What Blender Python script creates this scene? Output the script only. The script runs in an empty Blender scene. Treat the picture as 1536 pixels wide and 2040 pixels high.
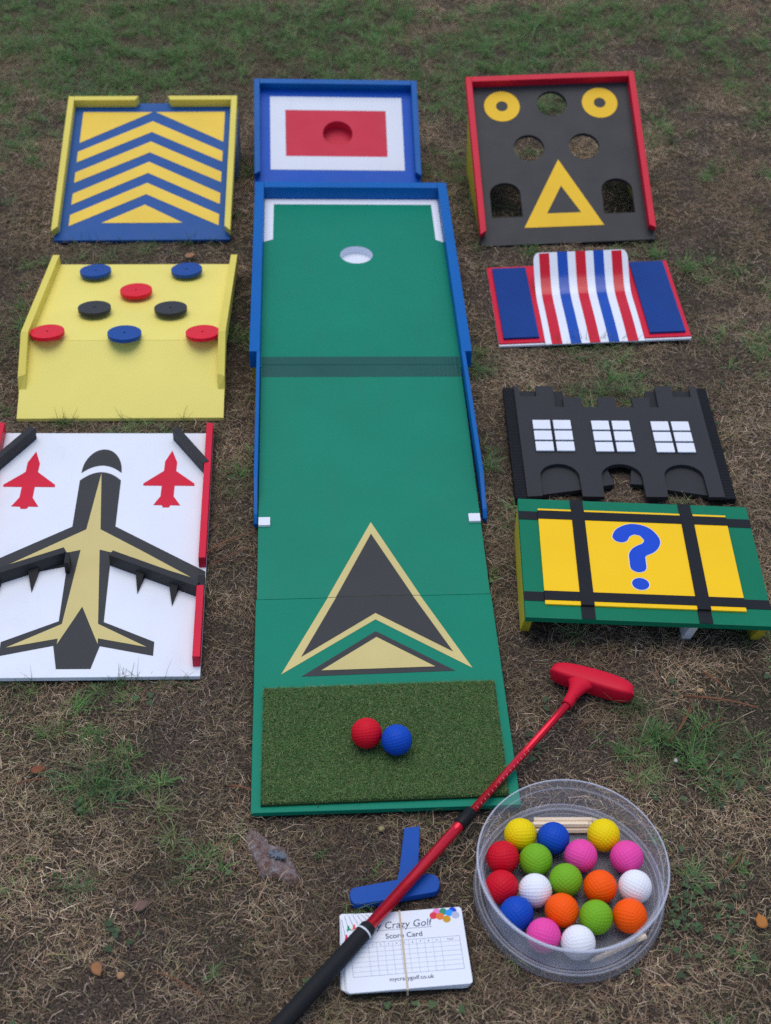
import bpy, math, random
import numpy as np
from mathutils import Matrix, Vector
from mathutils.geometry import tessellate_polygon

random.seed(7)
RNG = np.random.default_rng(11)
scene = bpy.context.scene
col = scene.collection
R = math.radians

# ------------------------------------------------------------------ camera
PITCH, ROLL, CAM_H = R(41.5075), 0.0130743, 1.61207
cam_data = bpy.data.cameras.new('camera')
cam = bpy.data.objects.new('camera', cam_data)
col.objects.link(cam)
fw = Vector((0, math.cos(PITCH), -math.sin(PITCH)))
rt = Vector((1, 0, 0))
up = Vector((0, math.sin(PITCH), math.cos(PITCH)))
cr, sr = math.cos(ROLL), math.sin(ROLL)
rt2, up2 = rt * cr + up * sr, up * cr - rt * sr
cam.matrix_world = Matrix((
    (rt2.x, up2.x, -fw.x, 0), (rt2.y, up2.y, -fw.y, 0),
    (rt2.z, up2.z, -fw.z, CAM_H), (0, 0, 0, 1)))
cam_data.sensor_fit = 'VERTICAL'
cam_data.sensor_height = 24.0
cam_data.lens = 24.0 * 3000.3 / 2040.0
cam_data.clip_start = 0.05
cam_data.clip_end = 500
cam_data.dof.use_dof = True
cam_data.dof.focus_distance = 2.16
cam_data.dof.aperture_fstop = 3.8
scene.camera = cam

# ------------------------------------------------------------------ sky, sun, exposure
world = bpy.data.worlds.new('World')
scene.world = world
world.use_nodes = True
wn = world.node_tree
wn.nodes.clear()
sky = wn.nodes.new('ShaderNodeTexSky')
sky.sky_type = 'NISHITA'
sky.sun_disc = False
sky.sun_elevation = R(80)
sky.sun_rotation = R(-20)
sky.air_density = 1.0
sky.dust_density = 1.5
sky.ozone_density = 1.0
bg = wn.nodes.new('ShaderNodeBackground')
bg.inputs['Strength'].default_value = 0.13
wo = wn.nodes.new('ShaderNodeOutputWorld')
wn.links.new(sky.outputs[0], bg.inputs[0])
wn.links.new(bg.outputs[0], wo.inputs[0])
sun_data = bpy.data.lights.new('sun', 'SUN')
sun_data.energy = 1.15
sun_data.angle = R(55)
sun_data.color = (1.0, 0.965, 0.90)
sun = bpy.data.objects.new('sun', sun_data)
col.objects.link(sun)
_d = Vector((math.sin(R(-20)) * math.cos(R(80)), math.cos(R(-20)) * math.cos(R(80)), math.sin(R(80))))
sun.rotation_euler = _d.to_track_quat('Z', 'Y').to_euler()
sun.location = _d * 8
scene.view_settings.view_transform = 'Standard'
scene.view_settings.look = 'None'
scene.view_settings.exposure = 0.4
scene.view_settings.gamma = 1.0
scene.view_settings.use_curve_mapping = False
scene.render.engine = 'CYCLES'
scene.cycles.use_denoising = False
scene.cycles.max_bounces = 8
scene.cycles.transparent_max_bounces = 24
scene.cycles.caustics_reflective = False
scene.cycles.caustics_refractive = False


# ------------------------------------------------------------------ materials
def lin(c):
    out = []
    for v in c:
        v /= 255.0
        out.append(v / 12.92 if v <= 0.04045 else ((v + 0.055) / 1.055) ** 2.4)
    return tuple(out)


MATS = {}


def paint(name, rgb, rough=0.45, var=0.06, bump=0.15, scale=60.0, metallic=0.0, spec=0.16, wear=0.0, coat=0.0):
    """painted board / plastic: faint mottling, faint roller relief"""
    if name in MATS:
        return MATS[name]
    m = bpy.data.materials.new(name)
    m.use_nodes = True
    nt = m.node_tree
    b = nt.nodes['Principled BSDF']
    c = lin(rgb)
    tc = nt.nodes.new('ShaderNodeTexCoord')
    n1 = nt.nodes.new('ShaderNodeTexNoise')
    n1.inputs['Scale'].default_value = 9.0
    n1.inputs['Detail'].default_value = 6
    nt.links.new(tc.outputs['Object'], n1.inputs['Vector'])
    rp = nt.nodes.new('ShaderNodeValToRGB')
    rp.color_ramp.elements[0].position = 0.3
    rp.color_ramp.elements[1].position = 0.72
    lo = tuple(max(0, v * (1 - var)) for v in c)
    hi = tuple(min(1, v * (1 + var)) for v in c)
    rp.color_ramp.elements[0].color = (*lo, 1)
    rp.color_ramp.elements[1].color = (*hi, 1)
    nt.links.new(n1.outputs['Fac'], rp.inputs['Fac'])
    src = rp.outputs['Color']
    if wear > 0:                                     # specks of soil and small scuffs with a shape of their own
        n3 = nt.nodes.new('ShaderNodeTexNoise')
        n3.inputs['Scale'].default_value = 130.0
        n3.inputs['Detail'].default_value = 3
        nt.links.new(tc.outputs['Object'], n3.inputs['Vector'])
        r3 = nt.nodes.new('ShaderNodeValToRGB')
        r3.color_ramp.elements[0].position = 0.70
        r3.color_ramp.elements[1].position = 0.78
        r3.color_ramp.elements[0].color = (0, 0, 0, 1)
        r3.color_ramp.elements[1].color = (wear, wear, wear, 1)
        nt.links.new(n3.outputs['Fac'], r3.inputs['Fac'])
        mx = nt.nodes.new('ShaderNodeMix')
        mx.data_type = 'RGBA'
        nt.links.new(r3.outputs['Color'], mx.inputs['Factor'])
        nt.links.new(src, mx.inputs['A'])
        mx.inputs['B'].default_value = (0.10, 0.08, 0.06, 1)
        src = mx.outputs['Result']
        n5 = nt.nodes.new('ShaderNodeTexNoise')          # broad faint smears
        n5.inputs['Scale'].default_value = 5.0
        n5.inputs['Detail'].default_value = 7
        n5.inputs['Roughness'].default_value = 0.65
        n5.inputs['Distortion'].default_value = 1.2
        mp = nt.nodes.new('ShaderNodeMapping')
        mp.inputs['Scale'].default_value = (2.6, 1.0, 1.0)
        nt.links.new(tc.outputs['Object'], mp.inputs['Vector'])
        nt.links.new(mp.outputs['Vector'], n5.inputs['Vector'])
        r5 = nt.nodes.new('ShaderNodeValToRGB')
        r5.color_ramp.elements[0].position = 0.52
        r5.color_ramp.elements[1].position = 0.80
        r5.color_ramp.elements[0].color = (0, 0, 0, 1)
        r5.color_ramp.elements[1].color = (0.18, 0.18, 0.18, 1)
        nt.links.new(n5.outputs['Fac'], r5.inputs['Fac'])
        m5 = nt.nodes.new('ShaderNodeMix')
        m5.data_type = 'RGBA'
        nt.links.new(r5.outputs['Color'], m5.inputs['Factor'])
        nt.links.new(src, m5.inputs['A'])
        m5.inputs['B'].default_value = tuple(0.55 * v + 0.03 for v in c) + (1,)
        src = m5.outputs['Result']
    nt.links.new(src, b.inputs['Base Color'])
    rm = nt.nodes.new('ShaderNodeMapRange')
    rm.inputs['To Min'].default_value = max(0.05, rough - 0.10)
    rm.inputs['To Max'].default_value = min(1.0, rough + 0.14)
    n6 = nt.nodes.new('ShaderNodeTexNoise')
    n6.inputs['Scale'].default_value = 22.0
    n6.inputs['Detail'].default_value = 6
    nt.links.new(tc.outputs['Object'], n6.inputs['Vector'])
    nt.links.new(n6.outputs['Fac'], rm.inputs['Value'])
    nt.links.new(rm.outputs[0], b.inputs['Roughness'])
    b.inputs['Metallic'].default_value = metallic
    b.inputs['Specular IOR Level'].default_value = spec
    if coat:
        b.inputs['Coat Weight'].default_value = coat
        b.inputs['Coat Roughness'].default_value = 0.12
    n2 = nt.nodes.new('ShaderNodeTexNoise')
    n2.inputs['Scale'].default_value = scale * 8
    n2.inputs['Detail'].default_value = 3
    nt.links.new(tc.outputs['Object'], n2.inputs['Vector'])
    bp = nt.nodes.new('ShaderNodeBump')
    bp.inputs['Strength'].default_value = bump
    bp.inputs['Distance'].default_value = 0.0006
    nt.links.new(n2.outputs['Fac'], bp.inputs['Height'])
    nt.links.new(bp.outputs['Normal'], b.inputs['Normal'])
    MATS[name] = m
    return m


def blade_mat(name, rough=0.75, trans=0.25):
    m = bpy.data.materials.new(name)
    m.use_nodes = True
    nt = m.node_tree
    b = nt.nodes['Principled BSDF']
    a = nt.nodes.new('ShaderNodeAttribute')
    a.attribute_name = 'col'
    nt.links.new(a.outputs['Color'], b.inputs['Base Color'])
    b.inputs['Roughness'].default_value = rough
    b.inputs['Specular IOR Level'].default_value = 0.25
    t = nt.nodes.new('ShaderNodeBsdfTranslucent')
    nt.links.new(a.outputs['Color'], t.inputs['Color'])
    mx = nt.nodes.new('ShaderNodeMixShader')
    mx.inputs[0].default_value = trans
    nt.links.new(b.outputs[0], mx.inputs[1])
    nt.links.new(t.outputs[0], mx.inputs[2])
    nt.links.new(mx.outputs[0], nt.nodes['Material Output'].inputs['Surface'])
    return m


def soil_mat():
    m = bpy.data.materials.new('soil')
    m.use_nodes = True
    nt = m.node_tree
    b = nt.nodes['Principled BSDF']
    tc = nt.nodes.new('ShaderNodeTexCoord')

    def noise(s, d=8, rgh=0.6):
        n = nt.nodes.new('ShaderNodeTexNoise')
        n.inputs['Scale'].default_value = s
        n.inputs['Detail'].default_value = d
        n.inputs['Roughness'].default_value = rgh
        nt.links.new(tc.outputs['Object'], n.inputs['Vector'])
        return n
    n1 = noise(420, 6, 0.7)
    r1 = nt.nodes.new('ShaderNodeValToRGB')
    e = r1.color_ramp.elements
    e[0].position, e[0].color = 0.38, (0.014, 0.011, 0.010, 1)
    e[1].position, e[1].color = 0.66, (0.23, 0.170, 0.130, 1)
    x = e.new(0.52)
    x.color = (0.078, 0.058, 0.044, 1)
    nt.links.new(n1.outputs['Fac'], r1.inputs['Fac'])
    n2 = noise(5, 5)
    r2 = nt.nodes.new('ShaderNodeValToRGB')
    r2.color_ramp.elements[0].position, r2.color_ramp.elements[0].color = 0.45, (0, 0, 0, 1)
    r2.color_ramp.elements[1].position, r2.color_ramp.elements[1].color = 0.68, (0.6, 0.6, 0.6, 1)
    nt.links.new(n2.outputs['Fac'], r2.inputs['Fac'])
    mx = nt.nodes.new('ShaderNodeMix')
    mx.data_type = 'RGBA'
    nt.links.new(r2.outputs['Color'], mx.inputs['Factor'])
    nt.links.new(r1.outputs['Color'], mx.inputs['A'])
    mx.inputs['B'].default_value = (0.028, 0.034, 0.014, 1)
    nt.links.new(mx.outputs['Result'], b.inputs['Base Color'])
    b.inputs['Roughness'].default_value = 0.95
    b.inputs['Specular IOR Level'].default_value = 0.1
    n4 = noise(260, 6, 0.75)
    bp = nt.nodes.new('ShaderNodeBump')
    bp.inputs['Strength'].default_value = 0.9
    bp.inputs['Distance'].default_value = 0.004
    nt.links.new(n4.outputs['Fac'], bp.inputs['Height'])
    nt.links.new(bp.outputs['Normal'], b.inputs['Normal'])
    return m


def clear_plastic(name='clear_plastic', lo=0.058, hi=0.064):
    m = bpy.data.materials.new(name)
    m.use_nodes = True
    nt = m.node_tree
    b = nt.nodes['Principled BSDF']
    b.inputs['Base Color'].default_value = (0.78, 0.80, 0.92, 1)
    b.inputs['Roughness'].default_value = 0.16
    b.inputs['Specular IOR Level'].default_value = 0.6
    t = nt.nodes.new('ShaderNodeBsdfTransparent')
    t.inputs['Color'].default_value = (0.985, 0.987, 0.99, 1)
    lw = nt.nodes.new('ShaderNodeLayerWeight')
    lw.inputs['Blend'].default_value = 0.5
    pw = nt.nodes.new('ShaderNodeMath')
    pw.operation = 'POWER'
    nt.links.new(lw.outputs['Facing'], pw.inputs[0])
    pw.inputs[1].default_value = 4.0
    f = nt.nodes.new('ShaderNodeMath')
    f.operation = 'MULTIPLY'
    nt.links.new(pw.outputs[0], f.inputs[0])
    f.inputs[1].default_value = 0.55
    tc = nt.nodes.new('ShaderNodeTexCoord')
    n = nt.nodes.new('ShaderNodeTexNoise')
    n.inputs['Scale'].default_value = 14
    n.inputs['Detail'].default_value = 3
    nt.links.new(tc.outputs['Object'], n.inputs['Vector'])
    mr = nt.nodes.new('ShaderNodeMapRange')
    mr.inputs['From Min'].default_value = 0.3
    mr.inputs['From Max'].default_value = 0.75
    mr.inputs['To Min'].default_value = lo
    mr.inputs['To Max'].default_value = hi
    nt.links.new(n.outputs['Fac'], mr.inputs['Value'])
    ad = nt.nodes.new('ShaderNodeMath')
    ad.operation = 'ADD'
    ad.use_clamp = True
    nt.links.new(f.outputs[0], ad.inputs[0])
    nt.links.new(mr.outputs[0], ad.inputs[1])
    mx = nt.nodes.new('ShaderNodeMixShader')
    nt.links.new(ad.outputs[0], mx.inputs[0])
    nt.links.new(t.outputs[0], mx.inputs[1])
    nt.links.new(b.outputs[0], mx.inputs[2])
    nt.links.new(mx.outputs[0], nt.nodes['Material Output'].inputs['Surface'])
    return m


WHITE = (224, 227, 234)
M = dict(
    lane=paint('lane_green', (8, 124, 97), 0.42, 0.05, wear=0.35),
    white=paint('white_board', WHITE, 0.4, 0.02, wear=0.12),
    dark=paint('dark_grey_vinyl', (60, 60, 61), 0.5),
    tan=paint('tan_vinyl', (204, 187, 124), 0.5),
    frame_blue=paint('frame_blue', (3, 92, 164), 0.4),
    box_blue=paint('box_blue', (16, 84, 182), 0.42),
    box_red=paint('box_red', (205, 42, 68), 0.42),
    chev_blue=paint('chevron_blue', (34, 82, 144), 0.45, wear=0.15),
    chev_yellow=paint('chevron_yellow', (236, 198, 76), 0.45),
    pale_yellow=paint('pale_yellow', (220, 202, 92), 0.42),
    hump_yellow=paint('hump_yellow', (233, 217, 114), 0.42, 0.03),
    leg_yellow=paint('leg_yellow', (190, 172, 52), 0.5),
    red=paint('red_paint', (208, 34, 58), 0.4),
    face_grey=paint('face_grey', (58, 58, 60), 0.42, wear=0.15),
    face_yellow=paint('face_yellow', (238, 190, 44), 0.45),
    disc_blue=paint('disc_blue', (24, 70, 142), 0.38),
    disc_red=paint('disc_red', (218, 24, 46), 0.38),
    disc_dark=paint('disc_dark', (50, 51, 54), 0.42),
    peg=paint('peg_wood', (180, 160, 110), 0.6),
    tape=paint('joint_tape', (34, 84, 76), 0.35, 0.08, 0.3),
    castle=paint('castle_grey', (50, 50, 52), 0.48),
    castle_low=paint('castle_back_grey', (40, 40, 42), 0.5),
    castle_edge=paint('castle_black_edge', (26, 27, 30), 0.5),
    q_green=paint('question_green', (8, 112, 80), 0.35),
    q_yellow=paint('question_yellow', (246, 196, 4), 0.3, 0.03, spec=0.25),
    q_black=paint('black_tape', (27, 27, 30), 0.35, 0.1, 0.3),
    q_blue=paint('question_blue', (30, 74, 190), 0.3),
    strip_red=paint('stripe_red', (200, 10, 34), 0.16, 0.03, 0.02, spec=0.4),
    strip_blue=paint('stripe_blue', (14, 72, 168), 0.16, 0.03, 0.02, spec=0.4),
    strip_white=paint('stripe_white', (228, 230, 236), 0.2, 0.02, 0.02, spec=0.4),
    panel_blue=paint('panel_blue', (14, 56, 126), 0.4),
    turf_back=paint('turf_backing', (40, 62, 34), 0.9),
    t_blue=paint('block_blue', (22, 76, 158), 0.45),
    rubber=paint('black_rubber', (30, 31, 33), 0.62, 0.1, 0.6),
    head_red=paint('head_red', (206, 20, 48), 0.42, 0.03, 0.2),
    collar=paint('collar_black', (24, 25, 27), 0.4),
    ring=paint('ring_white', (215, 218, 222), 0.4),
    card=paint('card_white', (226, 229, 236), 0.55, 0.015),
    ink=paint('ink', (50, 56, 84), 0.6),
    ink_light=paint('ink_light', (112, 122, 160), 0.6),
    band=paint('rubber_band', (196, 176, 150), 0.5),
    wood=paint('pencil_wood', (236, 216, 190), 0.6),
    lead=paint('pencil_lead', (46, 46, 50), 0.5),
    tick=paint('tick_mark', (224, 150, 148), 0.5),
    cup_white=paint('cup_white', (218, 222, 230), 0.4),
    grey_leg=paint('grey_leg', (130, 138, 150), 0.5),
)


def anodised():
    m = bpy.data.materials.new('anodised_red')
    m.use_nodes = True
    b = m.node_tree.nodes['Principled BSDF']
    b.inputs['Base Color'].default_value = (*lin((226, 32, 54)), 1)
    b.inputs['Metallic'].default_value = 0.6
    b.inputs['Roughness'].default_value = 0.24
    return m


M['anod'] = anodised()
M['plastic'] = clear_plastic()
M['plastic_rim'] = clear_plastic('thick_clear_plastic', 0.36, 0.40)
M['plastic_ridge'] = clear_plastic('ridge_plastic', 0.10, 0.12)


# ------------------------------------------------------------------ geometry helpers
def frame(x, y, z, yaw=0.0, pitch=0.0, roll=0.0):
    cy, sy = math.cos(R(yaw)), math.sin(R(yaw))
    cp, sp = math.cos(R(pitch)), math.sin(R(pitch))
    U = Vector((cy, sy, 0))
    V = Vector((-sy * cp, cy * cp, sp))
    N = U.cross(V)
    U2 = U * math.cos(R(roll)) + N * math.sin(R(roll))
    N2 = U2.cross(V)
    return Matrix(((U2.x, V.x, N2.x, x), (U2.y, V.y, N2.y, y), (U2.z, V.z, N2.z, z), (0, 0, 0, 1)))


def thing(name, label, cat, mw=None, group=None):
    o = bpy.data.objects.new(name, None)
    o.empty_display_size = 0.05
    col.objects.link(o)
    if mw is not None:
        o.matrix_world = mw
    o['label'] = label
    o['category'] = cat
    if group:
        o['group'] = group
    return o


def tag(o, label, cat, group=None):
    o['label'] = label
    o['category'] = cat
    if group:
        o['group'] = group
    return o


def obj(name, verts, faces, mat, parent=None, bevel=0.0, smooth=False, label=None, kind=None):
    me = bpy.data.meshes.new(name)
    me.from_pydata([tuple(v) for v in verts], [], [tuple(f) for f in faces])
    me.materials.append(mat)
    if smooth:
        me.polygons.foreach_set('use_smooth', [True] * len(me.polygons))
    me.update()
    o = bpy.data.objects.new(name, me)
    col.objects.link(o)
    if parent is not None:
        o.parent = parent
    if bevel:
        md = o.modifiers.new('bevel', 'BEVEL')
        md.width = bevel
        md.segments = 2
        md.limit_method = 'ANGLE'
        md.angle_limit = R(35)
        md.harden_normals = False
    if label:
        o['label'] = label
    if kind:
        o['kind'] = kind
    return o


def area2(l):
    return sum(l[i][0] * l[(i + 1) % len(l)][1] - l[(i + 1) % len(l)][0] * l[i][1] for i in range(len(l)))


def prism_geo(loops, z0, z1):
    """outline with optional holes, extruded from z0 to z1 (numbers or functions of u, v)"""
    f0 = z0 if callable(z0) else (lambda u, v: z0)
    f1 = z1 if callable(z1) else (lambda u, v: z1)
    lp = []
    for i, l in enumerate(loops):
        l = list(l)
        if (area2(l) > 0) != (i == 0):
            l.reverse()
        lp.append(l)
    flat = [p for l in lp for p in l]
    n = len(flat)
    verts = [(p[0], p[1], f0(*p)) for p in flat] + [(p[0], p[1], f1(*p)) for p in flat]
    faces = []
    if len(lp) == 1:
        faces.append([n + i for i in range(n)])
        faces.append([i for i in reversed(range(n))])
    else:
        for t in tessellate_polygon([[Vector((p[0], p[1], 0)) for p in l] for l in lp]):
            a, b, c = t
            s = (flat[b][0] - flat[a][0]) * (flat[c][1] - flat[a][1]) - (flat[b][1] - flat[a][1]) * (flat[c][0] - flat[a][0])
            if s < 0:
                b, c = c, b
            faces.append([n + a, n + b, n + c])
            faces.append([c, b, a])
    o = 0
    for l in lp:
        k = len(l)
        for i in range(k):
            j = (i + 1) % k
            faces.append([o + i, o + j, n + o + j, n + o + i])
        o += k
    return verts, faces


def prism(name, loops, z0, z1, mat, parent=None, bevel=0.0, **kw):
    if not isinstance(loops[0][0], (tuple, list)):
        loops = [loops]
    v, f = prism_geo(loops, z0, z1)
    return obj(name, v, f, mat, parent, bevel, **kw)


def rect(u0, u1, v0, v1):
    return [(u0, v0), (u1, v0), (u1, v1), (u0, v1)]


def rrect(u0, u1, v0, v1, r, n=6):
    pts = []
    for cx, cy, a0 in ((u1 - r, v0 + r, -90), (u1 - r, v1 - r, 0), (u0 + r, v1 - r, 90), (u0 + r, v0 + r, 180)):
        for i in range(n + 1):
            a = R(a0 + 90 * i / n)
            pts.append((cx + r * math.cos(a), cy + r * math.sin(a)))
    return pts


def circle(cx, cy, r, n=40, ry=None):
    ry = ry or r
    return [(cx + r * math.cos(2 * math.pi * i / n), cy + ry * math.sin(2 * math.pi * i / n)) for i in range(n)]


def hexa(name, p, mat, parent, bevel=0.0008, **kw):
    """eight corners: four of the bottom (ccw), four of the top"""
    f = [(3, 2, 1, 0), (4, 5, 6, 7), (0, 1, 5, 4), (1, 2, 6, 5), (2, 3, 7, 6), (3, 0, 4, 7)]
    return obj(name, p, f, mat, parent, bevel, **kw)


def box(name, u0, u1, v0, v1, n0, n1, mat, parent, bevel=0.0008, **kw):
    p = [(u0, v0, n0), (u1, v0, n0), (u1, v1, n0), (u0, v1, n0), (u0, v0, n1), (u1, v0, n1), (u1, v1, n1), (u0, v1, n1)]
    return hexa(name, p, mat, parent, bevel, **kw)


def lathe(name, prof, mat, parent=None, n=96, sx=1.0, sy=1.0, closed=False, **kw):
    verts, faces = [], []
    k = len(prof)
    for i in range(n):
        a = 2 * math.pi * i / n
        for r, z in prof:
            verts.append((r * math.cos(a) * sx, r * math.sin(a) * sy, z))
    for i in range(n):
        j = (i + 1) % n
        for t in range(k if closed else k - 1):
            s = (t + 1) % k
            faces.append((i * k + t, j * k + t, j * k + s, i * k + s))
    return obj(name, verts, faces, mat, parent, smooth=True, **kw)


def tube(name, pts, radii, mat, parent=None, n=16, cap=True, smooth=True, **kw):
    pts = [Vector(p) for p in pts]
    if not isinstance(radii, (list, tuple)):
        radii = [radii] * len(pts)
    verts, faces = [], []
    for i, p in enumerate(pts):
        d = (pts[min(i + 1, len(pts) - 1)] - pts[max(i - 1, 0)]).normalized()
        ref = Vector((0, 0, 1)) if abs(d.z) < 0.9 else Vector((1, 0, 0))
        s = d.cross(ref).normalized()
        t = s.cross(d)
        for k in range(n):
            a = 2 * math.pi * k / n
            verts.append(p + (s * math.cos(a) + t * math.sin(a)) * radii[i])
    for i in range(len(pts) - 1):
        for k in range(n):
            k2 = (k + 1) % n
            faces.append((i * n + k, i * n + k2, (i + 1) * n + k2, (i + 1) * n + k))
    if cap:
        faces.append(tuple(range(n)))
        faces.append(tuple(reversed(range((len(pts) - 1) * n, len(pts) * n))))
    return obj(name, verts, faces, mat, parent, smooth=smooth, **kw)


def catmull(pts, k=8):
    out = []
    P = [pts[0]] + list(pts) + [pts[-1]]
    for i in range(1, len(P) - 2):
        p0, p1, p2, p3 = P[i - 1:i + 3]
        for s in range(k):
            t = s / k
            out.append(tuple(0.5 * (2 * b + (c - a) * t + (2 * a - 5 * b + 4 * c - d) * t * t + (3 * b - a - 3 * c + d) * t ** 3)
                             for a, b, c, d in zip(p0, p1, p2, p3)))
    out.append(tuple(pts[-1]))
    return out


def stroke(pts, r, caps=8):
    L, Rr = [], []
    n = len(pts)
    for i in range(n):
        a, b = pts[max(i - 1, 0)], pts[min(i + 1, n - 1)]
        dx, dy = b[0] - a[0], b[1] - a[1]
        l = math.hypot(dx, dy)
        nx, ny = -dy / l, dx / l
        L.append((pts[i][0] + nx * r, pts[i][1] + ny * r))
        Rr.append((pts[i][0] - nx * r, pts[i][1] - ny * r))

    def cap(c, a0):
        return [(c[0] + r * math.cos(a0 - math.pi * i / caps), c[1] + r * math.sin(a0 - math.pi * i / caps)) for i in range(1, caps)]
    aE = math.atan2(L[-1][1] - pts[-1][1], L[-1][0] - pts[-1][0])
    aS = math.atan2(Rr[0][1] - pts[0][1], Rr[0][0] - pts[0][0])
    return L + cap(pts[-1], aE) + Rr[::-1] + cap(pts[0], aS)


def text_mesh(name, s, size, mat, parent, loc, align='CENTER', shear=0.0, extrude=0.00004, bold=0.0, sx=1.0):
    cu = bpy.data.curves.new(name, 'FONT')
    cu.body = s
    cu.size = size
    cu.align_x = align
    cu.shear = shear
    cu.extrude = extrude
    cu.offset = bold
    cu.resolution_u = 3
    t = bpy.data.objects.new(name, cu)
    col.objects.link(t)
    dg = bpy.context.evaluated_depsgraph_get()
    me = bpy.data.meshes.new_from_object(t.evaluated_get(dg))
    bpy.data.objects.remove(t)
    me.name = name
    me.materials.clear()
    me.materials.append(mat)
    o = bpy.data.objects.new(name, me)
    col.objects.link(o)
    o.parent = parent
    o.location = loc
    o.scale = (sx, 1, 1)
    return o


# ------------------------------------------------------------------ ground
def vnoise(x, y, s, seed):
    r = np.random.default_rng(seed)
    g = r.random((64, 64))
    u, v = x / s + 1000.37, y / s + 1000.71
    i, j = np.floor(u).astype(int), np.floor(v).astype(int)
    fu, fv = u - i, v - j
    fu, fv = fu * fu * (3 - 2 * fu), fv * fv * (3 - 2 * fv)
    a, b = g[i % 64, j % 64], g[(i + 1) % 64, j % 64]
    c, d = g[i % 64, (j + 1) % 64], g[(i + 1) % 64, (j + 1) % 64]
    return (a * (1 - fu) + b * fu) * (1 - fv) + (c * (1 - fu) + d * fu) * fv


def ground_z(x, y):
    x, y = np.asarray(x, float), np.asarray(y, float)
    fade = np.clip(1 - (np.hypot(x, y - 2.2) - 2.6) / 2, 0, 1)
    z = (vnoise(x, y, 0.09, 1) - 0.5) * 0.006 + (vnoise(x, y, 0.022, 2) - 0.5) * 0.004
    return z * fade - 0.0025


xs = np.concatenate([-np.geomspace(80, 1.75, 24), np.arange(-1.7, 1.701, 0.0125), np.geomspace(1.75, 80, 24)])
ys = np.concatenate([2.2 - np.geomspace(80, 1.95, 24), np.arange(0.3, 4.401, 0.0125), 2.2 + np.geomspace(2.25, 140, 26)])
GX, GY = np.meshgrid(xs, ys)
GZ = ground_z(GX, GY)
nx_, ny_ = len(xs), len(ys)
gv = np.stack([GX, GY, GZ], -1).reshape(-1, 3)
ii = (np.arange(ny_ - 1)[:, None] * nx_ + np.arange(nx_ - 1)[None]).reshape(-1)
gf = np.stack([ii, ii + 1, ii + nx_ + 1, ii + nx_], -1)


def np_mesh(name, verts, quads, mat, colors=None, smooth=False):
    me = bpy.data.meshes.new(name)
    me.vertices.add(len(verts))
    me.vertices.foreach_set('co', np.ascontiguousarray(verts, np.float32).ravel())
    me.loops.add(len(quads) * 4)
    me.loops.foreach_set('vertex_index', np.ascontiguousarray(quads, np.int32).ravel())
    me.polygons.add(len(quads))
    me.polygons.foreach_set('loop_start', np.arange(0, len(quads) * 4, 4, dtype=np.int32))
    if smooth:
        me.polygons.foreach_set('use_smooth', np.ones(len(quads), bool))
    me.update(calc_edges=True)
    if colors is not None:
        at = me.attributes.new('col', 'FLOAT_COLOR', 'POINT')
        at.data.foreach_set('color', np.ascontiguousarray(colors, np.float32).ravel())
    me.materials.append(mat)
    o = bpy.data.objects.new(name, me)
    col.objects.link(o)
    return o


g = np_mesh('ground', gv, gf, soil_mat(), smooth=True)
g['kind'] = 'structure'
g['label'] = 'dark brown soil under the worn lawn'

# ------------------------------------------------------------------ footprints (where the grass is pressed down)
CULL = []        # (matrix inverse, u0, u1, v0, v1, underside n)


def footprint(mw, u0, u1, v0, v1, n):
    CULL.append((mw.copy(), u0, u1, v0, v1, n))


# ------------------------------------------------------------------ long green lane
LANE = frame(0.006, 1.224, 0.0, 3.2)
lane = thing('putting_lane', 'long green lane board with tan and grey arrow, blue side walls and white hole', 'golf lane', LANE)
footprint(LANE, -0.1775, 0.1775, -0.002, 0.94, 0.0)
VJ = 0.932                                   # where the ramp meets the deck
ZL, ZR = 0.049, 0.041                        # deck height on its two sides
FRONT_Z = 0.012


def deck_z(u):
    return ZL + (ZR - ZL) * (u + 0.18) / 0.36


def ramp_z(u, v):
    t = max(0.0, (v - 0.392) / (VJ - 0.392))
    return FRONT_Z + (deck_z(u) - FRONT_Z) * t


prism('front_panel', rect(-0.1775, 0.1775, -0.003, 0.3917), 0.004, FRONT_Z, M['lane'], lane, 0.0008)
# ramp panel as a grid so that it can twist slightly
nu, nv = 8, 14
rv, rf = [], []
for j in range(nv + 1):
    for i in range(nu + 1):
        u = -0.1758 + 0.3516 * i / nu
        v = 0.3921 + (VJ - 0.3931) * j / nv
        rv.append((u, v, ramp_z(u, v)))
for j in range(nv):
    for i in range(nu):
        a = j * (nu + 1) + i
        rf.append((a, a + 1, a + nu + 2, a + nu + 1))
rp = obj('ramp_panel', rv, rf, M['lane'], lane)
md = rp.modifiers.new('solid', 'SOLIDIFY')
md.thickness = 0.008
md.offset = -1


def on_lane(u, v, h):
    return ramp_z(u, v) + h


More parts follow.
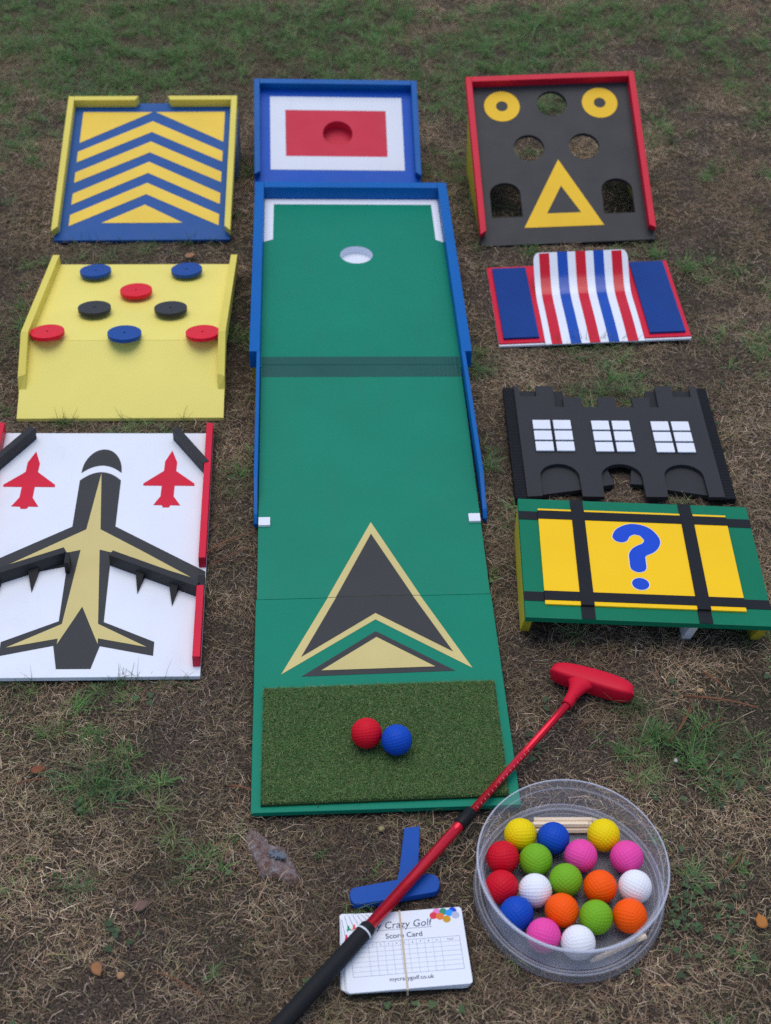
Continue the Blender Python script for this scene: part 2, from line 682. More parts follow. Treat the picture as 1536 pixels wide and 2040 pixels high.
def lane_decal(name, loops, h, mat):
    """vinyl that follows the bend at the hinge: cut at the hinge line, laid on both panels"""
    out = []
    if not isinstance(loops[0][0], (tuple, list)):
        loops = [loops]

    def clip(l, keep):
        res = []
        for i in range(len(l)):
            a, b = l[i], l[(i + 1) % len(l)]
            ia, ib = keep(a), keep(b)
            if ia:
                res.append(a)
            if ia != ib:
                t = (0.392 - a[1]) / (b[1] - a[1])
                res.append((a[0] + t * (b[0] - a[0]), 0.392))
        return res
    for lo in (True, False):
        cl = [clip(l, (lambda p: p[1] < 0.392) if lo else (lambda p: p[1] >= 0.392)) for l in loops]
        cl = [c for c in cl if len(c) >= 3]
        if cl:
            dv = -0.0006 if lo else 0.0006
            cl = [[(p[0], p[1] + (dv if abs(p[1] - 0.392) < 1e-6 else 0)) for p in c] for c in cl]
            v, f = prism_geo(cl, lambda u, w: on_lane(u, w, h - 0.0004), lambda u, w: on_lane(u, w, h))
            out.append((v, f))
    V, F = [], []
    for v, f in out:
        k = len(V)
        V += v
        F += [[i + k for i in q] for q in f]
    return obj(name, V, F, mat, lane)


lane_decal('arrow_border', [[(0.0015, 0.549), (-0.1387, 0.239), (0.0004, 0.3437), (0.1355, 0.2415)]], 0.0005, M['tan'])
lane_decal('arrow_centre', [[(0.0008, 0.523), (-0.1098, 0.272), (0.0009, 0.357), (0.11, 0.2745)]], 0.0011, M['dark'])
lane_decal('chevron_border', [[(-0.0004, 0.3195), (-0.1095, 0.234), (0.1105, 0.237)]], 0.0005, M['dark'])
lane_decal('chevron_centre', [[(0.0004, 0.307), (-0.0812, 0.2442), (0.0823, 0.2456)]], 0.0011, M['tan'])
for u0 in (-0.1755, 0.157):
    c4 = [(u0, 0.543), (u0 + 0.0185, 0.543), (u0 + 0.0185, 0.5605), (u0, 0.5605)]
    p = [(a, b, on_lane(a, b, 0.0)) for a, b in c4] + [(a, b, on_lane(a, b, 0.0045)) for a, b in c4]
    hexa('end_marker', p, M['white'], lane, 0.0005)

# side walls of the ramp: thin boards that splay a little towards the front, chamfered nose
for s in (-1, 1):
    if s < 0:
        ub, uf, th = 0.1765, 0.1772, 0.0062
    else:
        ub, uf, th = 0.1768, 0.1812, 0.0070
    prof = [(0.5600, 0.006), (0.945, 0.030), (0.945, deck_z(s * 0.178) + 0.0275), (0.632, ramp_z(0, 0.632) + 0.023), (0.572, 0.024), (0.5600, 0.014)]
    vs = []
    for k in (0, 1):
        for v, z in prof:
            t = (v - 0.56) / (0.945 - 0.56)
            u = uf + (ub - uf) * t + k * th
            vs.append((s * u, v, z))
    n = len(prof)
    fs = [list(range(n)), list(range(2 * n - 1, n - 1, -1))] + [[i, n + i, n + (i + 1) % n, (i + 1) % n] for i in range(n)]
    if s < 0:
        fs = [f[::-1] for f in fs]
    obj('ramp_wall', vs, [f[::-1] for f in fs], M['frame_blue'], lane, 0.0008)

# raised deck with the hole
DH = frame(0, 0, 0)
hole = circle(0.0035, VJ + 0.371, 0.0318, 48)
v, f = prism_geo([rect(-0.1768, 0.1768, VJ + 0.001, VJ + 0.592), hole], lambda u, w: deck_z(u) - 0.012, lambda u, w: deck_z(u))
obj('deck', v, f, M['lane'], lane)
# cup: white sleeve and floor
cv, cf = [], []
for i in range(48):
    a = 2 * math.pi * i / 48
    for rr, zz in ((0.0317, -0.0006), (0.0317, -0.017)):
        u = 0.0035 + rr * math.cos(a)
        cv.append((u, VJ + 0.371 + rr * math.sin(a), deck_z(u) + zz))
for i in range(48):
    j = (i + 1) % 48
    cf.append((2 * i, 2 * j, 2 * j + 1, 2 * i + 1))
cf.append([2 * i + 1 for i in range(48)])
obj('hole_cup', cv, cf, M['cup_white'], lane)
wst = [(-0.1762, 0.4175), (-0.1588, 0.4255), (-0.1584, 0.5605), (0.1634, 0.5605), (0.1634, 0.4255), (0.1762, 0.4175), (0.1762, 0.5815), (-0.1762, 0.5815)]
wst = [(-0.1764, VJ + 0.4165), (-0.1587, VJ + 0.426), (-0.1582, VJ + 0.5615), (0.1625, VJ + 0.5615), (0.1622, VJ + 0.426), (0.1764, VJ + 0.4165), (0.1764, VJ + 0.5815), (-0.1764, VJ + 0.5815)]
v, f = prism_geo([wst], lambda u, w: deck_z(u) + 0.0001, lambda u, w: deck_z(u) + 0.0006)
obj('white_border', v, f, M['white'], lane)


def deck_bar(name, u0, u1, v0, v1):
    q = [(u0, v0), (u1, v0), (u1, v1), (u0, v1)]
    hexa(name, [(a, b, deck_z(a) - 0.008) for a, b in q] + [(a, b, deck_z(a) + 0.028) for a, b in q], M['frame_blue'], lane, 0.001)


deck_bar('side_wall', -0.1955, -0.1770, VJ + 0.010, VJ + 0.604)
deck_bar('side_wall', 0.1770, 0.1955, VJ + 0.010, VJ + 0.604)
deck_bar('back_wall', -0.1768, 0.1768, VJ + 0.5825, VJ + 0.604)
v, f = prism_geo([rect(-0.19, 0.19, VJ + 0.02, VJ + 0.045)], -0.003, lambda u, w: deck_z(u) - 0.0125)
obj('support_leg', v, f, M['leg_yellow'], lane)
v, f = prism_geo([rect(-0.19, 0.19, VJ + 0.57, VJ + 0.596)], -0.003, lambda u, w: deck_z(u) - 0.0125)
obj('support_leg', v, f, M['leg_yellow'], lane)
# joint tape: two strips lapped over each other, ribbed towards one end
for (v0, v1, h) in ((VJ - 0.026, VJ + 0.014, 0.0005), (VJ + 0.006, VJ + 0.031, 0.0011)):
    tv, tf = [], []
    nseg = 240
    us = [-0.1742 + 0.3490 * i / nseg for i in range(nseg + 1)]
    for i, u in enumerate(us):
        t = (u + 0.1742) / 0.349
        rib = 0.0005 * max(0, t - 0.35) * (i % 5 in (0, 1))
        for w in (v0, v0 + 0.001, v1 - 0.001, v1):
            edge = 0.0 if w in (v0, v1) else h + rib
            zz = (deck_z(u) if w >= VJ else ramp_z(u, w)) + edge + 0.0002
            tv.append((u, w, zz))
    for i in range(nseg):
        for k in range(3):
            a = i * 4 + k
            tf.append((a, a + 4, a + 5, a + 1))
    obj('joint_tape', tv, [q[::-1] for q in tf], M['tape'], lane)

# ------------------------------------------------------------------ turf tee mat on the lane
MATF = LANE @ Matrix.Translation((0, 0, FRONT_Z))
mat_t = thing('tee_mat', 'rectangular artificial turf mat lying on the front of the green lane', 'turf mat', MATF)
mq = [(-0.1645, 0.006), (0.1632, 0.0095), (0.164, 0.2125), (-0.163, 0.2090)]
prism('backing', mq, 0.0002, 0.004, M['turf_back'], mat_t)


def blades(x, y, z0, az, L, W, e0, e1, curl, cols, S=3, floor=None, flat=None, tipdark=0.0):
    """ribbons: heading az + curl*t, elevation from e0 to e1 along the blade"""
    n = len(x)
    t = np.linspace(0, 1, S + 1)
    px, py, pz = np.empty((n, S + 1)), np.empty((n, S + 1)), np.empty((n, S + 1))
    px[:, 0], py[:, 0], pz[:, 0] = x, y, z0
    hd = az[:, None] + curl[:, None] * t[None]
    el = e0[:, None] + (e1 - e0)[:, None] * t[None]
    ds = L / S
    for k in range(S):
        h, e = (hd[:, k] + hd[:, k + 1]) / 2, (el[:, k] + el[:, k + 1]) / 2
        px[:, k + 1] = px[:, k] + ds * np.cos(e) * np.cos(h)
        py[:, k + 1] = py[:, k] + ds * np.cos(e) * np.sin(h)
        pz[:, k + 1] = pz[:, k] + ds * np.sin(e)
    if floor is not None:
        pz = np.maximum(pz, floor[:, None])
    tilt = RNG.normal(0, 0.5, n)
    wx, wy = -np.sin(hd), np.cos(hd)
    w = (W[:, None] * (1 - 0.75 * t[None] ** 2)) / 2
    ct, st = np.cos(tilt)[:, None], np.sin(tilt)[:, None]
    A = np.stack([px - wx * w * ct, py - wy * w * ct, pz - w * st], -1)
    B = np.stack([px + wx * w * ct, py + wy * w * ct, pz + w * st], -1)
    V = np.stack([A, B], 2).reshape(n, (S + 1) * 2, 3)
    base = (np.arange(n) * (S + 1) * 2)[:, None, None]
    k = np.arange(S)[None, :, None] * 2
    q = np.array([0, 1, 3, 2])[None, None]
    F = (base + k + q).reshape(-1, 4)
    C = np.repeat(np.concatenate([cols, np.ones((n, 1))], 1)[:, None, :], (S + 1) * 2, 1)
    return V, F, C, pz, px, py


def build_blades(name, V, F, C, mat, label):
    o = np_mesh(name, V.reshape(-1, 3), F, mat, C.reshape(-1, 4))
    o['kind'] = 'stuff'
    o['label'] = label
    return o


BL = blade_mat('grass_blades', 0.75, 0.2)
n = 85000
u = RNG.uniform(-0.1625, 0.162, n)
v = RNG.uniform(0.009, 0.2085, n)
v += (u + 0.16) / 0.32 * 0.0035
shade = RNG.uniform(0.45, 1.55, n)[:, None]
c_t = np.where((RNG.random(n) < 0.25)[:, None], np.array([[0.22, 0.26, 0.105]]), np.array([[0.090, 0.185, 0.052]])) * shade
V, F, C, *_ = blades(u, v, np.full(n, 0.004), RNG.uniform(0, 6.28, n), RNG.uniform(0.0034, 0.0068, n), np.full(n, 0.0008),
                     RNG.uniform(0.7, 1.4, n), RNG.uniform(-0.6, 0.3, n), RNG.normal(0, 1.8, n), c_t, 2)
tb = build_blades('turf_blades', V, F, C, BL, 'short curled artificial green turf blades')
tb.parent = mat_t

# ------------------------------------------------------------------ walled ramp boards
WT, WH = 0.0125, 0.0212


def side_support(name, u0, u1, v0, v1, pitch, z0, thick, mat, parent, full=True):
    """vertical panel under a tilted board: runs from the underside down to the ground"""
    sp, cp = math.sin(R(pitch)), math.cos(R(pitch))

    def foot(v):
        h = z0 + v * sp - thick * cp + 0.003
        return (v - h * sp, -thick - h * cp)
    poly = [(v0, -thick), (v1, -thick), foot(v1)] + ([foot(v0)] if full else [])
    n = len(poly)
    vs = [(u0, a, b) for a, b in poly] + [(u1, a, b) for a, b in poly]
    fs = [list(range(n)), list(range(2 * n - 1, n - 1, -1))] + [[i, n + i, n + (i + 1) % n, (i + 1) % n] for i in range(n)]
    return obj(name, vs, [f[::-1] for f in fs], mat, parent)


def nosed_wall(name, u0, u1, v0, v1, mat, parent, nose, inner):
    """wall bar whose near end is cut at a slant"""
    a, b = (v0, v0 + nose) if inner > 0 else (v0 + nose, v0)
    p = [(u0, a + 0.004, 0.0001), (u1, b + 0.004, 0.0001), (u1, v1, 0.0001), (u0, v1, 0.0001), (u0, a, WH), (u1, b, WH), (u1, v1, WH), (u0, v1, WH)]
    return hexa(name, p, mat, parent, 0.0008)


# chevron ramp
CH = frame(-0.4980, 2.6317, 0.0082, 1.58, 17.16, 0.38)
footprint(CH, -0.18, 0.18, -0.005, 0.384, -0.009)
t = thing('chevron_ramp', 'tilted blue board with yellow chevrons and pale yellow rim', 'golf ramp', CH)
box('base_board', -0.1770, 0.1770, -0.002, 0.3842, -0.0085, 0, M['chev_blue'], t)
nosed_wall('side_wall', -0.1795, -0.1670, 0.004, 0.3840, M['pale_yellow'], t, 0.012, 1)
nosed_wall('side_wall', 0.1670, 0.1795, 0.004, 0.3840, M['pale_yellow'], t, 0.012, -1)
for (a0, a1, b0, b1) in ((-0.1668, -0.0305, -0.1668, -0.0375), (0.0315, 0.1668, 0.0375, 0.1668)):
    p = [(b0, 0.3720, 0.0001), (b1, 0.3720, 0.0001), (a1, 0.3842, 0.0001), (a0, 0.3842, 0.0001),
         (b0, 0.3720, WH), (b1, 0.3720, WH), (a1, 0.3842, WH), (a0, 0.3842, WH)]
    hexa('back_wall', p, M['pale_yellow'], t)
DT = 0.0006
prism('chevron_panel', [(-0.1490, 0.3578), (-0.1490, 0.2675), (-0.0015, 0.3570)], 0.0001, DT, M['chev_yellow'], t)
prism('chevron_panel', [(0.1530, 0.3572), (0.0060, 0.3570), (0.1530, 0.2690)], 0.0001, DT, M['chev_yellow'], t)
for (vt, vb, el, eb) in ((0.3300, 0.2983, 0.2418, 0.2118), (0.2707, 0.2394, 0.1828, 0.1541), (0.2124, 0.1809, 0.1236, 0.0935), (0.1530, 0.1217, 0.0655, 0.0358)):
    prism('chevron_stripe', [(0.0006, vt), (-0.1502, el), (-0.1502, eb), (0.0006, vb), (0.1528, eb), (0.1528, el)], 0.0001, DT, M['chev_yellow'], t)
prism('chevron_tip', [(0.0, 0.0928), (-0.0848, 0.0436), (0.0798, 0.0433)], 0.0001, DT, M['chev_yellow'], t)
side_support('support_leg', -0.165, -0.153, 0.24, 0.37, 17.16, 0.0082, 0.0085, M['grey_leg'], t)
side_support('support_leg', 0.169, 0.180, 0.27, 0.375, 17.16, 0.0082, 0.0085, M['grey_leg'], t)

# face board with round holes and two arched doorways
OW = frame(0.3626, 2.6456, 0.0077, 4.67, 27.64, 1.23)
footprint(OW, -0.18, 0.18, -0.006, 0.392, -0.010)
t = thing('face_board', 'tilted dark grey board with yellow ring eyes, holes and red rim', 'golf board', OW)


def arch(u0, u1, v0, vs, vt, n=14):
    cx, rx = (u0 + u1) / 2, (u1 - u0) / 2
    return [(u0, v0), (u1, v0)] + [(cx + rx * math.cos(math.pi * i / n), vs + (vt - vs) * math.sin(math.pi * i / n)) for i in range(n + 1)]


loops = [rect(-0.1767, 0.1767, -0.003, 0.392), circle(-0.0006, 0.3325, 0.0317), circle(-0.0590, 0.2255, 0.0318), circle(0.0560, 0.2245, 0.0318),
         arch(-0.1497, -0.0868, 0.0615, 0.1170, 0.1435), arch(0.0802, 0.1438, 0.0615, 0.1170, 0.1440)]
prism('base_board', loops, -0.009, 0, M['face_grey'], t)
nosed_wall('side_wall', -0.1795, -0.1668, 0.011, 0.3920, M['red'], t, 0.009, 1)
nosed_wall('side_wall', 0.1640, 0.1767, 0.011, 0.3920, M['red'], t, 0.008, -1)
box('back_wall', -0.1666, 0.1638, 0.3795, 0.3921, 0.0001, WH, M['red'], t)
for cx in (-0.1063, 0.1002):
    prism('eye_ring', [circle(cx, 0.3300, 0.0374, 48), circle(cx, 0.3302, 0.0124, 28)], 0.0001, DT, M['face_yellow'], t)
prism('beak_triangle', [[(-0.0015, 0.1945), (-0.0860, 0.0352), (0.0768, 0.0348)], [(-0.0020, 0.1313), (-0.0368, 0.0668), (0.0332, 0.0665)]],
      0.0001, DT, M['face_yellow'], t)
side_support('side_support', -0.176, -0.165, 0.03, 0.34, 27.64, 0.0077, 0.009, M['leg_yellow'], t)
side_support('side_support', 0.163, 0.174, 0.03, 0.34, 27.64, 0.0077, 0.009, M['leg_yellow'], t)

# blue target box
BB = frame(-0.1089, 2.8419, 0.0080, 3.15, 26.40, -2.26)
footprint(BB, -0.178, 0.178, -0.005, 0.268, -0.012)
t = thing('target_box', 'tilted blue box board with white border, red rectangle and round pocket', 'golf target', BB)
pocket = circle(0.0022, 0.1422, 0.0320, 48)
prism('base_board', [rect(-0.1768, 0.1768, -0.004, 0.268), pocket], -0.012, 0, M['box_blue'], t)
prism('white_border', [rect(-0.1425, 0.1436, 0.0484, 0.2370), rect(-0.1097, 0.1080, 0.0829, 0.2021)], 0.0001, DT, M['white'], t)
prism('red_panel', [rect(-0.1095, 0.1078, 0.0831, 0.2019), pocket], 0.0001, DT, M['box_red'], t)
cv, cf = [], []
for i in range(48):
    a = 2 * math.pi * i / 48
    for rr, zz in ((0.0319, -0.0004), (0.0319, -0.0225)):
        cv.append((0.0022 + rr * math.cos(a), 0.1422 + rr * math.sin(a), zz))
for i in range(48):
    j = (i + 1) % 48
    cf.append((2 * i, 2 * j, 2 * j + 1, 2 * i + 1))
cf.append([2 * i + 1 for i in range(48)])
obj('pocket_cup', cv, cf, M['box_red'], t)
nosed_wall('side_wall', -0.1768, -0.1645, 0.022, 0.2680, M['frame_blue'], t, 0.008, 1)
nosed_wall('side_wall', 0.1645, 0.1768, 0.022, 0.2680, M['frame_blue'], t, 0.008, -1)
box('back_wall', -0.1643, 0.1643, 0.2560, 0.2681, 0.0001, WH, M['frame_blue'], t)
side_support('side_support', -0.172, -0.160, 0.04, 0.26, 26.40, 0.008, 0.012, M['box_blue'], t)
side_support('side_support', 0.160, 0.172, 0.04, 0.26, 26.40, 0.008, 0.012, M['box_blue'], t)

# ------------------------------------------------------------------ yellow hump with discs
HX, HY, HZ0, HF, HL1, HL2, HZR = -0.4598, 2.0488, 0.0071, 0.0731, 0.1537, 0.3385, 0.0192
a1 = math.asin((HF - HZ0) / HL1)
a2 = math.asin((HZR - HF) / HL2)
HP = frame(HX, HY, 0.0, 1.7)
t = thing('disc_hump', 'pale yellow hump board with eight coloured discs standing on it', 'golf obstacle', HP)
HW = 0.178
y1 = HL1 * math.cos(a1)
y2 = y1 + HL2 * math.cos(a2)
TH = 0.007
footprint(HP @ Matrix(((1, 0, 0, 0), (0, math.cos(a1), -math.sin(a1), 0), (0, math.sin(a1), math.cos(a1), HZ0), (0, 0, 0, 1))), -HW, HW, -0.004, HL1, -TH)
FOLD = HP @ Matrix.Translation((0, y1, HF)) @ Matrix.Rotation(a2, 4, 'X')
footprint(FOLD, -HW, HW, 0.0, HL2, -TH)
hexa('front_slope', [(-HW, 0, HZ0 - TH), (HW, 0, HZ0 - TH), (HW, y1 - 0.0003, HF - TH), (-HW, y1 - 0.0003, HF - TH),
                     (-HW, 0, HZ0), (HW, 0, HZ0), (HW, y1 - 0.0003, HF), (-HW, y1 - 0.0003, HF)], M['hump_yellow'], t, 0.0006)
hexa('back_slope', [(-HW, y1 + 0.0003, HF - TH), (HW, y1 + 0.0003, HF - TH), (HW, y2, HZR - TH), (-HW, y2, HZR - TH),
                    (-HW, y1 + 0.0003, HF), (HW, y1 + 0.0003, HF), (HW, y2, HZR), (-HW, y2, HZR)], M['hump_yellow'], t, 0.0006)
for s in (-1, 1):
    ui, uo = s * (HW - 0.0118), s * (HW + 0.0008)
    ya, za = 0.050 * math.cos(a1), HZ0 + 0.050 * math.sin(a1)
    yb, zb = 0.060 * math.cos(a1), HZ0 + 0.060 * math.sin(a1)
    h = 0.0215
    prof_o = [(ya, za - TH), (y1, HF - TH), (y2, HZR - TH), (y2, HZR + h), (y1 - 0.004, HF + h), (yb + 0.006, zb + h * 0.9)]
    prof_i = [(ya + 0.004, za + 0.0002), (y1, HF + 0.0003), (y2, HZR + 0.0003), (y2, HZR + h), (y1 - 0.004, HF + h), (yb + 0.011, zb + h * 0.95)]
    vs = [(uo, a, b) for a, b in prof_o] + [(ui, a, b) for a, b in prof_i]
    n = 6
    fs = [list(range(n)), list(range(2 * n - 1, n - 1, -1))] + [[i, n + i, n + (i + 1) % n, (i + 1) % n] for i in range(n)]
    if s < 0:
        fs = [f[::-1] for f in fs]
    obj('side_wall', vs, fs, M['pale_yellow'], t)
for s in (-1, 1):
    prism('under_rib', rect(s * 0.15 - 0.006, s * 0.15 + 0.006, y1 - 0.015, y1 + 0.03), -0.003, 0.058, M['leg_yellow'], t)
DISCS = [(-0.0890, 0.2779, 'disc_blue', 'blue disc'), (0.0847, 0.2829, 'disc_blue', 'blue disc'), (-0.0009, 0.1858, 'disc_red', 'red disc'),
         (-0.0677, 0.1088, 'disc_dark', 'dark grey disc'), (0.0710, 0.1062, 'disc_dark', 'dark grey disc'),
         (-0.1359, 0.0080, 'disc_red', 'red disc'), (-0.0003, 0.0021, 'disc_blue', 'blue disc'), (0.1374, 0.0036, 'disc_red', 'red disc')]
ca2, sa2 = math.cos(a2), math.sin(a2)
for du, dv, mk, lb in DISCS:
    e = obj('disc', *prism_geo([circle(0, 0, 0.0298, 48), circle(0, 0, 0.0022, 12)], 0.0075, 0.0140), M[mk], t, 0.0)
    e.location = (du, y1 + dv * ca2, HF + dv * sa2)
    e.rotation_euler = (a2 + R(random.uniform(-2.0, 2.0)), R(random.uniform(-2.0, 2.0)), 0)
    e['label'] = lb + ' with a small centre hole'
    lathe('peg', [(0.0, 0.0082), (0.011, 0.0082), (0.011, 0.0002 if dv > 0.012 else -0.003), (0.0, 0.0002 if dv > 0.012 else -0.003)], M['peg'], e, n=20)

# ------------------------------------------------------------------ aeroplane board
AF = frame(-0.43, 1.44669, 0.010, 3.3574, 0.2506, -1.7962)
footprint(AF, -0.192, 0.168, -0.002, 0.555, -0.007)
t = thing('aeroplane_board', 'white board with grey and tan aeroplane, two red jets and red side rails', 'golf board', AF)
box('base_board', -0.1920, 0.1680, 0.0, 0.5550, -0.0075, 0, M['white'], t)
uc = -0.0120
nose_c = 0.4555
up_nose = [(uc + 0.0327 * math.cos(a), 0.4555 + 0.0552 * math.sin(a)) for a in [math.pi * i / 24 for i in range(25)]]
arc = lambda r, top, drop, rev=False: [(uc + r * (1 - 2 * i / 16), top - drop * (1 - 2 * i / 16) ** 2) for i in range(17)]
# nose cap above the white band
cap = [p for p in up_nose] + [(u, w) for u, w in reversed(arc(0.0327, 0.4690, 0.0190))]
cap = [(uc + 0.0326 * math.cos(math.pi * i / 24), 0.4500 + 0.0606 * math.sin(math.pi * i / 24)) for i in range(25)]
cap += [(uc - 0.0326 + 0.0652 * i / 16, 0.4688 - 0.0190 * (1 - 2 * i / 16) ** 2) for i in range(1, 16)]
prism('plane_nose', cap, 0.0001, DT, M['dark'], t)
body = [(uc - 0.0332 + 0.0664 * i / 16, 0.4516 - 0.0208 * (1 - 2 * i / 16) ** 2) for i in range(17)][::-1]
body += [(-0.0458, 0.3185), (-0.1486 - 0.0425, 0.2471 - 0.0293), (-0.1486 - 0.0425, 0.2471 - 0.060), (-0.0446, 0.2161 + 0.012), (-0.0441, 0.1108), (-0.1229, 0.0695), (-0.1222, 0.0420),
         (-0.0466, 0.0615), (-0.0378, 0.0158), (0.0112, 0.0156), (0.0204, 0.0600), (0.0986, 0.0400), (0.0986, 0.0675), (0.0219, 0.1085), (0.0206, 0.2295), (0.1672, 0.1615), (0.1672, 0.2150), (0.0216, 0.3187)]
prism('plane_body', body, 0.0001, DT, M['dark'], t)
tan = [(-0.0118, 0.4485), (-0.0232, 0.3114), (-0.0853, 0.2667), (-0.1640, 0.2095), (-0.0453, 0.2588), (-0.0274, 0.2642), (-0.0388, 0.1045), (-0.1138, 0.0580), (-0.0416, 0.0751), (-0.0417, 0.0639),
       (-0.0126, 0.1402), (0.0170, 0.0638), (0.0165, 0.0750), (0.0882, 0.0570), (0.0140, 0.1043), (0.0018, 0.2646), (0.0182, 0.2590), (0.1457, 0.2020), (0.0621, 0.2653), (-0.0010, 0.3113)]
prism('plane_flash', tan, 0.0007, 0.0011, M['tan'], t)
jet = [(0.0, 0.140), (-0.0106, 0.1110), (-0.0108, 0.0875), (-0.0425, 0.0555), (-0.0423, 0.0505), (-0.0122, 0.0498), (-0.0128, 0.0235), (-0.0230, 0.0024), (-0.0095, 0.0018), (-0.0075, -0.0035),
       (0.0022, -0.0035), (0.0045, 0.0018), (0.0202, 0.0012), (0.0084, 0.0232), (0.0086, 0.0500), (0.0408, 0.0494), (0.0406, 0.0550), (0.0092, 0.0870), (0.0098, 0.1090)]
for (ju, jv) in ((-0.1247, 0.3650), (0.1007, 0.3676)):
    prism('red_jet', [(ju + a, jv + b) for a, b in jet], 0.0001, DT, M['red'], t)
RW = 0.0112
RHt = 0.0220
for (s, ub) in ((1, 0.1568), (-1, -0.1918)):
    box('side_rail', ub, ub + RW, 0.2240, 0.5560, 0.0001, RHt, M['red'], t)
    box('side_rail', ub, ub + RW, 0.0180, 0.1640, 0.0001, RHt, M['red'], t)


def bar(name, a, b, w, n0, n1, mat, parent, bev=0.0007):
    dx, dy = b[0] - a[0], b[1] - a[1]
    l = math.hypot(dx, dy)
    nx, ny = -dy / l * w, dx / l * w
    q = [a, b, (b[0] + nx, b[1] + ny), (a[0] + nx, a[1] + ny)]
    if area2(q) < 0:
        q = q[::-1]
    return hexa(name, [(x, y, n0) for x, y in q] + [(x, y, n1) for x, y in q], mat, parent, bev)


bar('corner_bar', (0.1002, 0.5370), (0.1550, 0.4478), 0.0115, 0.0001, 0.0235, M['castle'], t)
bar('corner_bar', (-0.1275, 0.5390), (-0.1795, 0.4530), -0.0115, 0.0001, 0.0235, M['castle'], t)
bar('wing_bar', (0.0205, 0.2292), (0.1560, 0.1602), 0.0118, 0.0001, 0.0232, M['castle'], t)
bar('wing_bar', (-0.0440, 0.2365), (-0.1800, 0.1712), -0.0118, 0.0001, 0.0232, M['castle'], t)
box('wing_stop', 0.1568, 0.1679, 0.1645, 0.1995, 0.0008, 0.0085, M['castle_low'], t)
box('wing_stop', -0.0455, -0.0385, 0.2120, 0.2360, 0.0012, 0.0232, M['castle_low'], t)


def fin(tip, l, r, w=0.0):
    """engine wedge: flat triangle under the wing bar, deep at the bar and running out to a point"""
    vs = [(l[0], l[1], 0.0002), (r[0], r[1], 0.0002), (tip[0], tip[1], 0.0002), (l[0], l[1], 0.011), (r[0], r[1], 0.011), (tip[0], tip[1], 0.0012)]
    fs = [(0, 2, 1), (3, 4, 5), (0, 1, 4, 3), (1, 2, 5, 4), (2, 0, 3, 5)]
    if (r[0] - l[0]) * (tip[1] - l[1]) - (r[1] - l[1]) * (tip[0] - l[0]) > 0:
        pass
    else:
        fs = [f[::-1] for f in fs]
    obj('engine_fin', vs, [f for f in fs], M['castle_edge'], t)


fin((-0.0912, 0.1712), (-0.1003, 0.2090), (-0.0848, 0.2163))
fin((0.0670, 0.1669), (0.0618, 0.2075), (0.0754, 0.2005))
fin((0.1204, 0.1405), (0.1140, 0.1815), (0.1281, 0.1741))
fin((-0.1420, 0.1460), (-0.1530, 0.1830), (-0.1385, 0.1905))

# ------------------------------------------------------------------ striped jump
SF = frame(0.3831, 2.2982, 0.0107, 2.56, -0.69, 2.02)
footprint(SF, -0.178, 0.178, -0.012, 0.263, -0.006)
t = thing('striped_jump', 'red and blue board with a red, white and blue striped upturned sheet', 'golf obstacle', SF)
box('white_base', -0.1782, 0.1782, -0.004, 0.2632, -0.0075, -0.003, M['white'], t)
box('red_board', -0.1780, 0.1780, 0.0, 0.2630, -0.0029, 0.0, M['red'], t, 0.0005)
box('blue_panel', -0.1685, -0.1025, 0.0100, 0.2520, 0.0001, 0.0050, M['panel_blue'], t)
box('blue_panel', 0.1028, 0.1692, 0.0095, 0.2550, 0.0001, 0.0050, M['panel_blue'], t)
prof = catmull([(-0.0108, 0.0008), (0.04, 0.0028), (0.09, 0.0030), (0.135, 0.0022), (0.160, 0.0060), (0.182, 0.0190), (0.203, 0.0370), (0.222, 0.0545)], 5)
su = [-0.0925, -0.0812, -0.0617, -0.0461, -0.0266, -0.0110, 0.0085, 0.0241, 0.0436, 0.0592, 0.0787, 0.0902]
cols_ = ['strip_white', 'strip_red', 'strip_white', 'strip_blue', 'strip_white', 'strip_red', 'strip_white', 'strip_blue', 'strip_white', 'strip_red', 'strip_white']


def sheet(name, u0, u1, lift, mat, parent, thick, cut=None):
    """bent strip: smooth top, smooth underside and crisp rims, each with its own vertices"""
    top, bot = [], []
    for i, (a, b) in enumerate(prof):
        uu0, uu1 = u0, u1
        if cut:                                  # the free top corners of the white sheet are rounded
            end, rr = 0.222 - a, 0.011
            if end < rr:
                k = rr - math.sqrt(max(0, rr * rr - (rr - end) ** 2))
                uu0, uu1 = u0 + k, u1 - k
        a0, b0_ = prof[max(i - 1, 0)]
        a1_, b1_ = prof[min(i + 1, len(prof) - 1)]
        ln = math.hypot(a1_ - a0, b1_ - b0_)
        da, db = -(b1_ - b0_) / ln, (a1_ - a0) / ln
        for L_, h in ((top, lift), (bot, lift - thick)):
            L_ += [(uu0, a + da * h, b + db * h), (uu1, a + da * h, b + db * h)]
    n = len(prof)
    vs = top + bot
    fs = [(2 * i, 2 * i + 1, 2 * i + 3, 2 * i + 2) for i in range(n - 1)]
    fs += [(2 * n + 2 * i + 2, 2 * n + 2 * i + 3, 2 * n + 2 * i + 1, 2 * n + 2 * i) for i in range(n - 1)]
    for e in (0, 1):                             # long rims
        b0 = len(vs)
        vs += top[e::2] + bot[e::2]
        for i in range(n - 1):
            q = (b0 + i, b0 + i + 1, b0 + n + i + 1, b0 + n + i)
            fs.append(q if e == 0 else q[::-1])
    for e in (0, n - 1):                         # end rims
        b0 = len(vs)
        vs += [top[2 * e], top[2 * e + 1], bot[2 * e + 1], bot[2 * e]]
        fs.append((b0, b0 + 3, b0 + 2, b0 + 1) if e == 0 else (b0, b0 + 1, b0 + 2, b0 + 3))
    return obj(name, vs, fs, mat, parent, smooth=True)


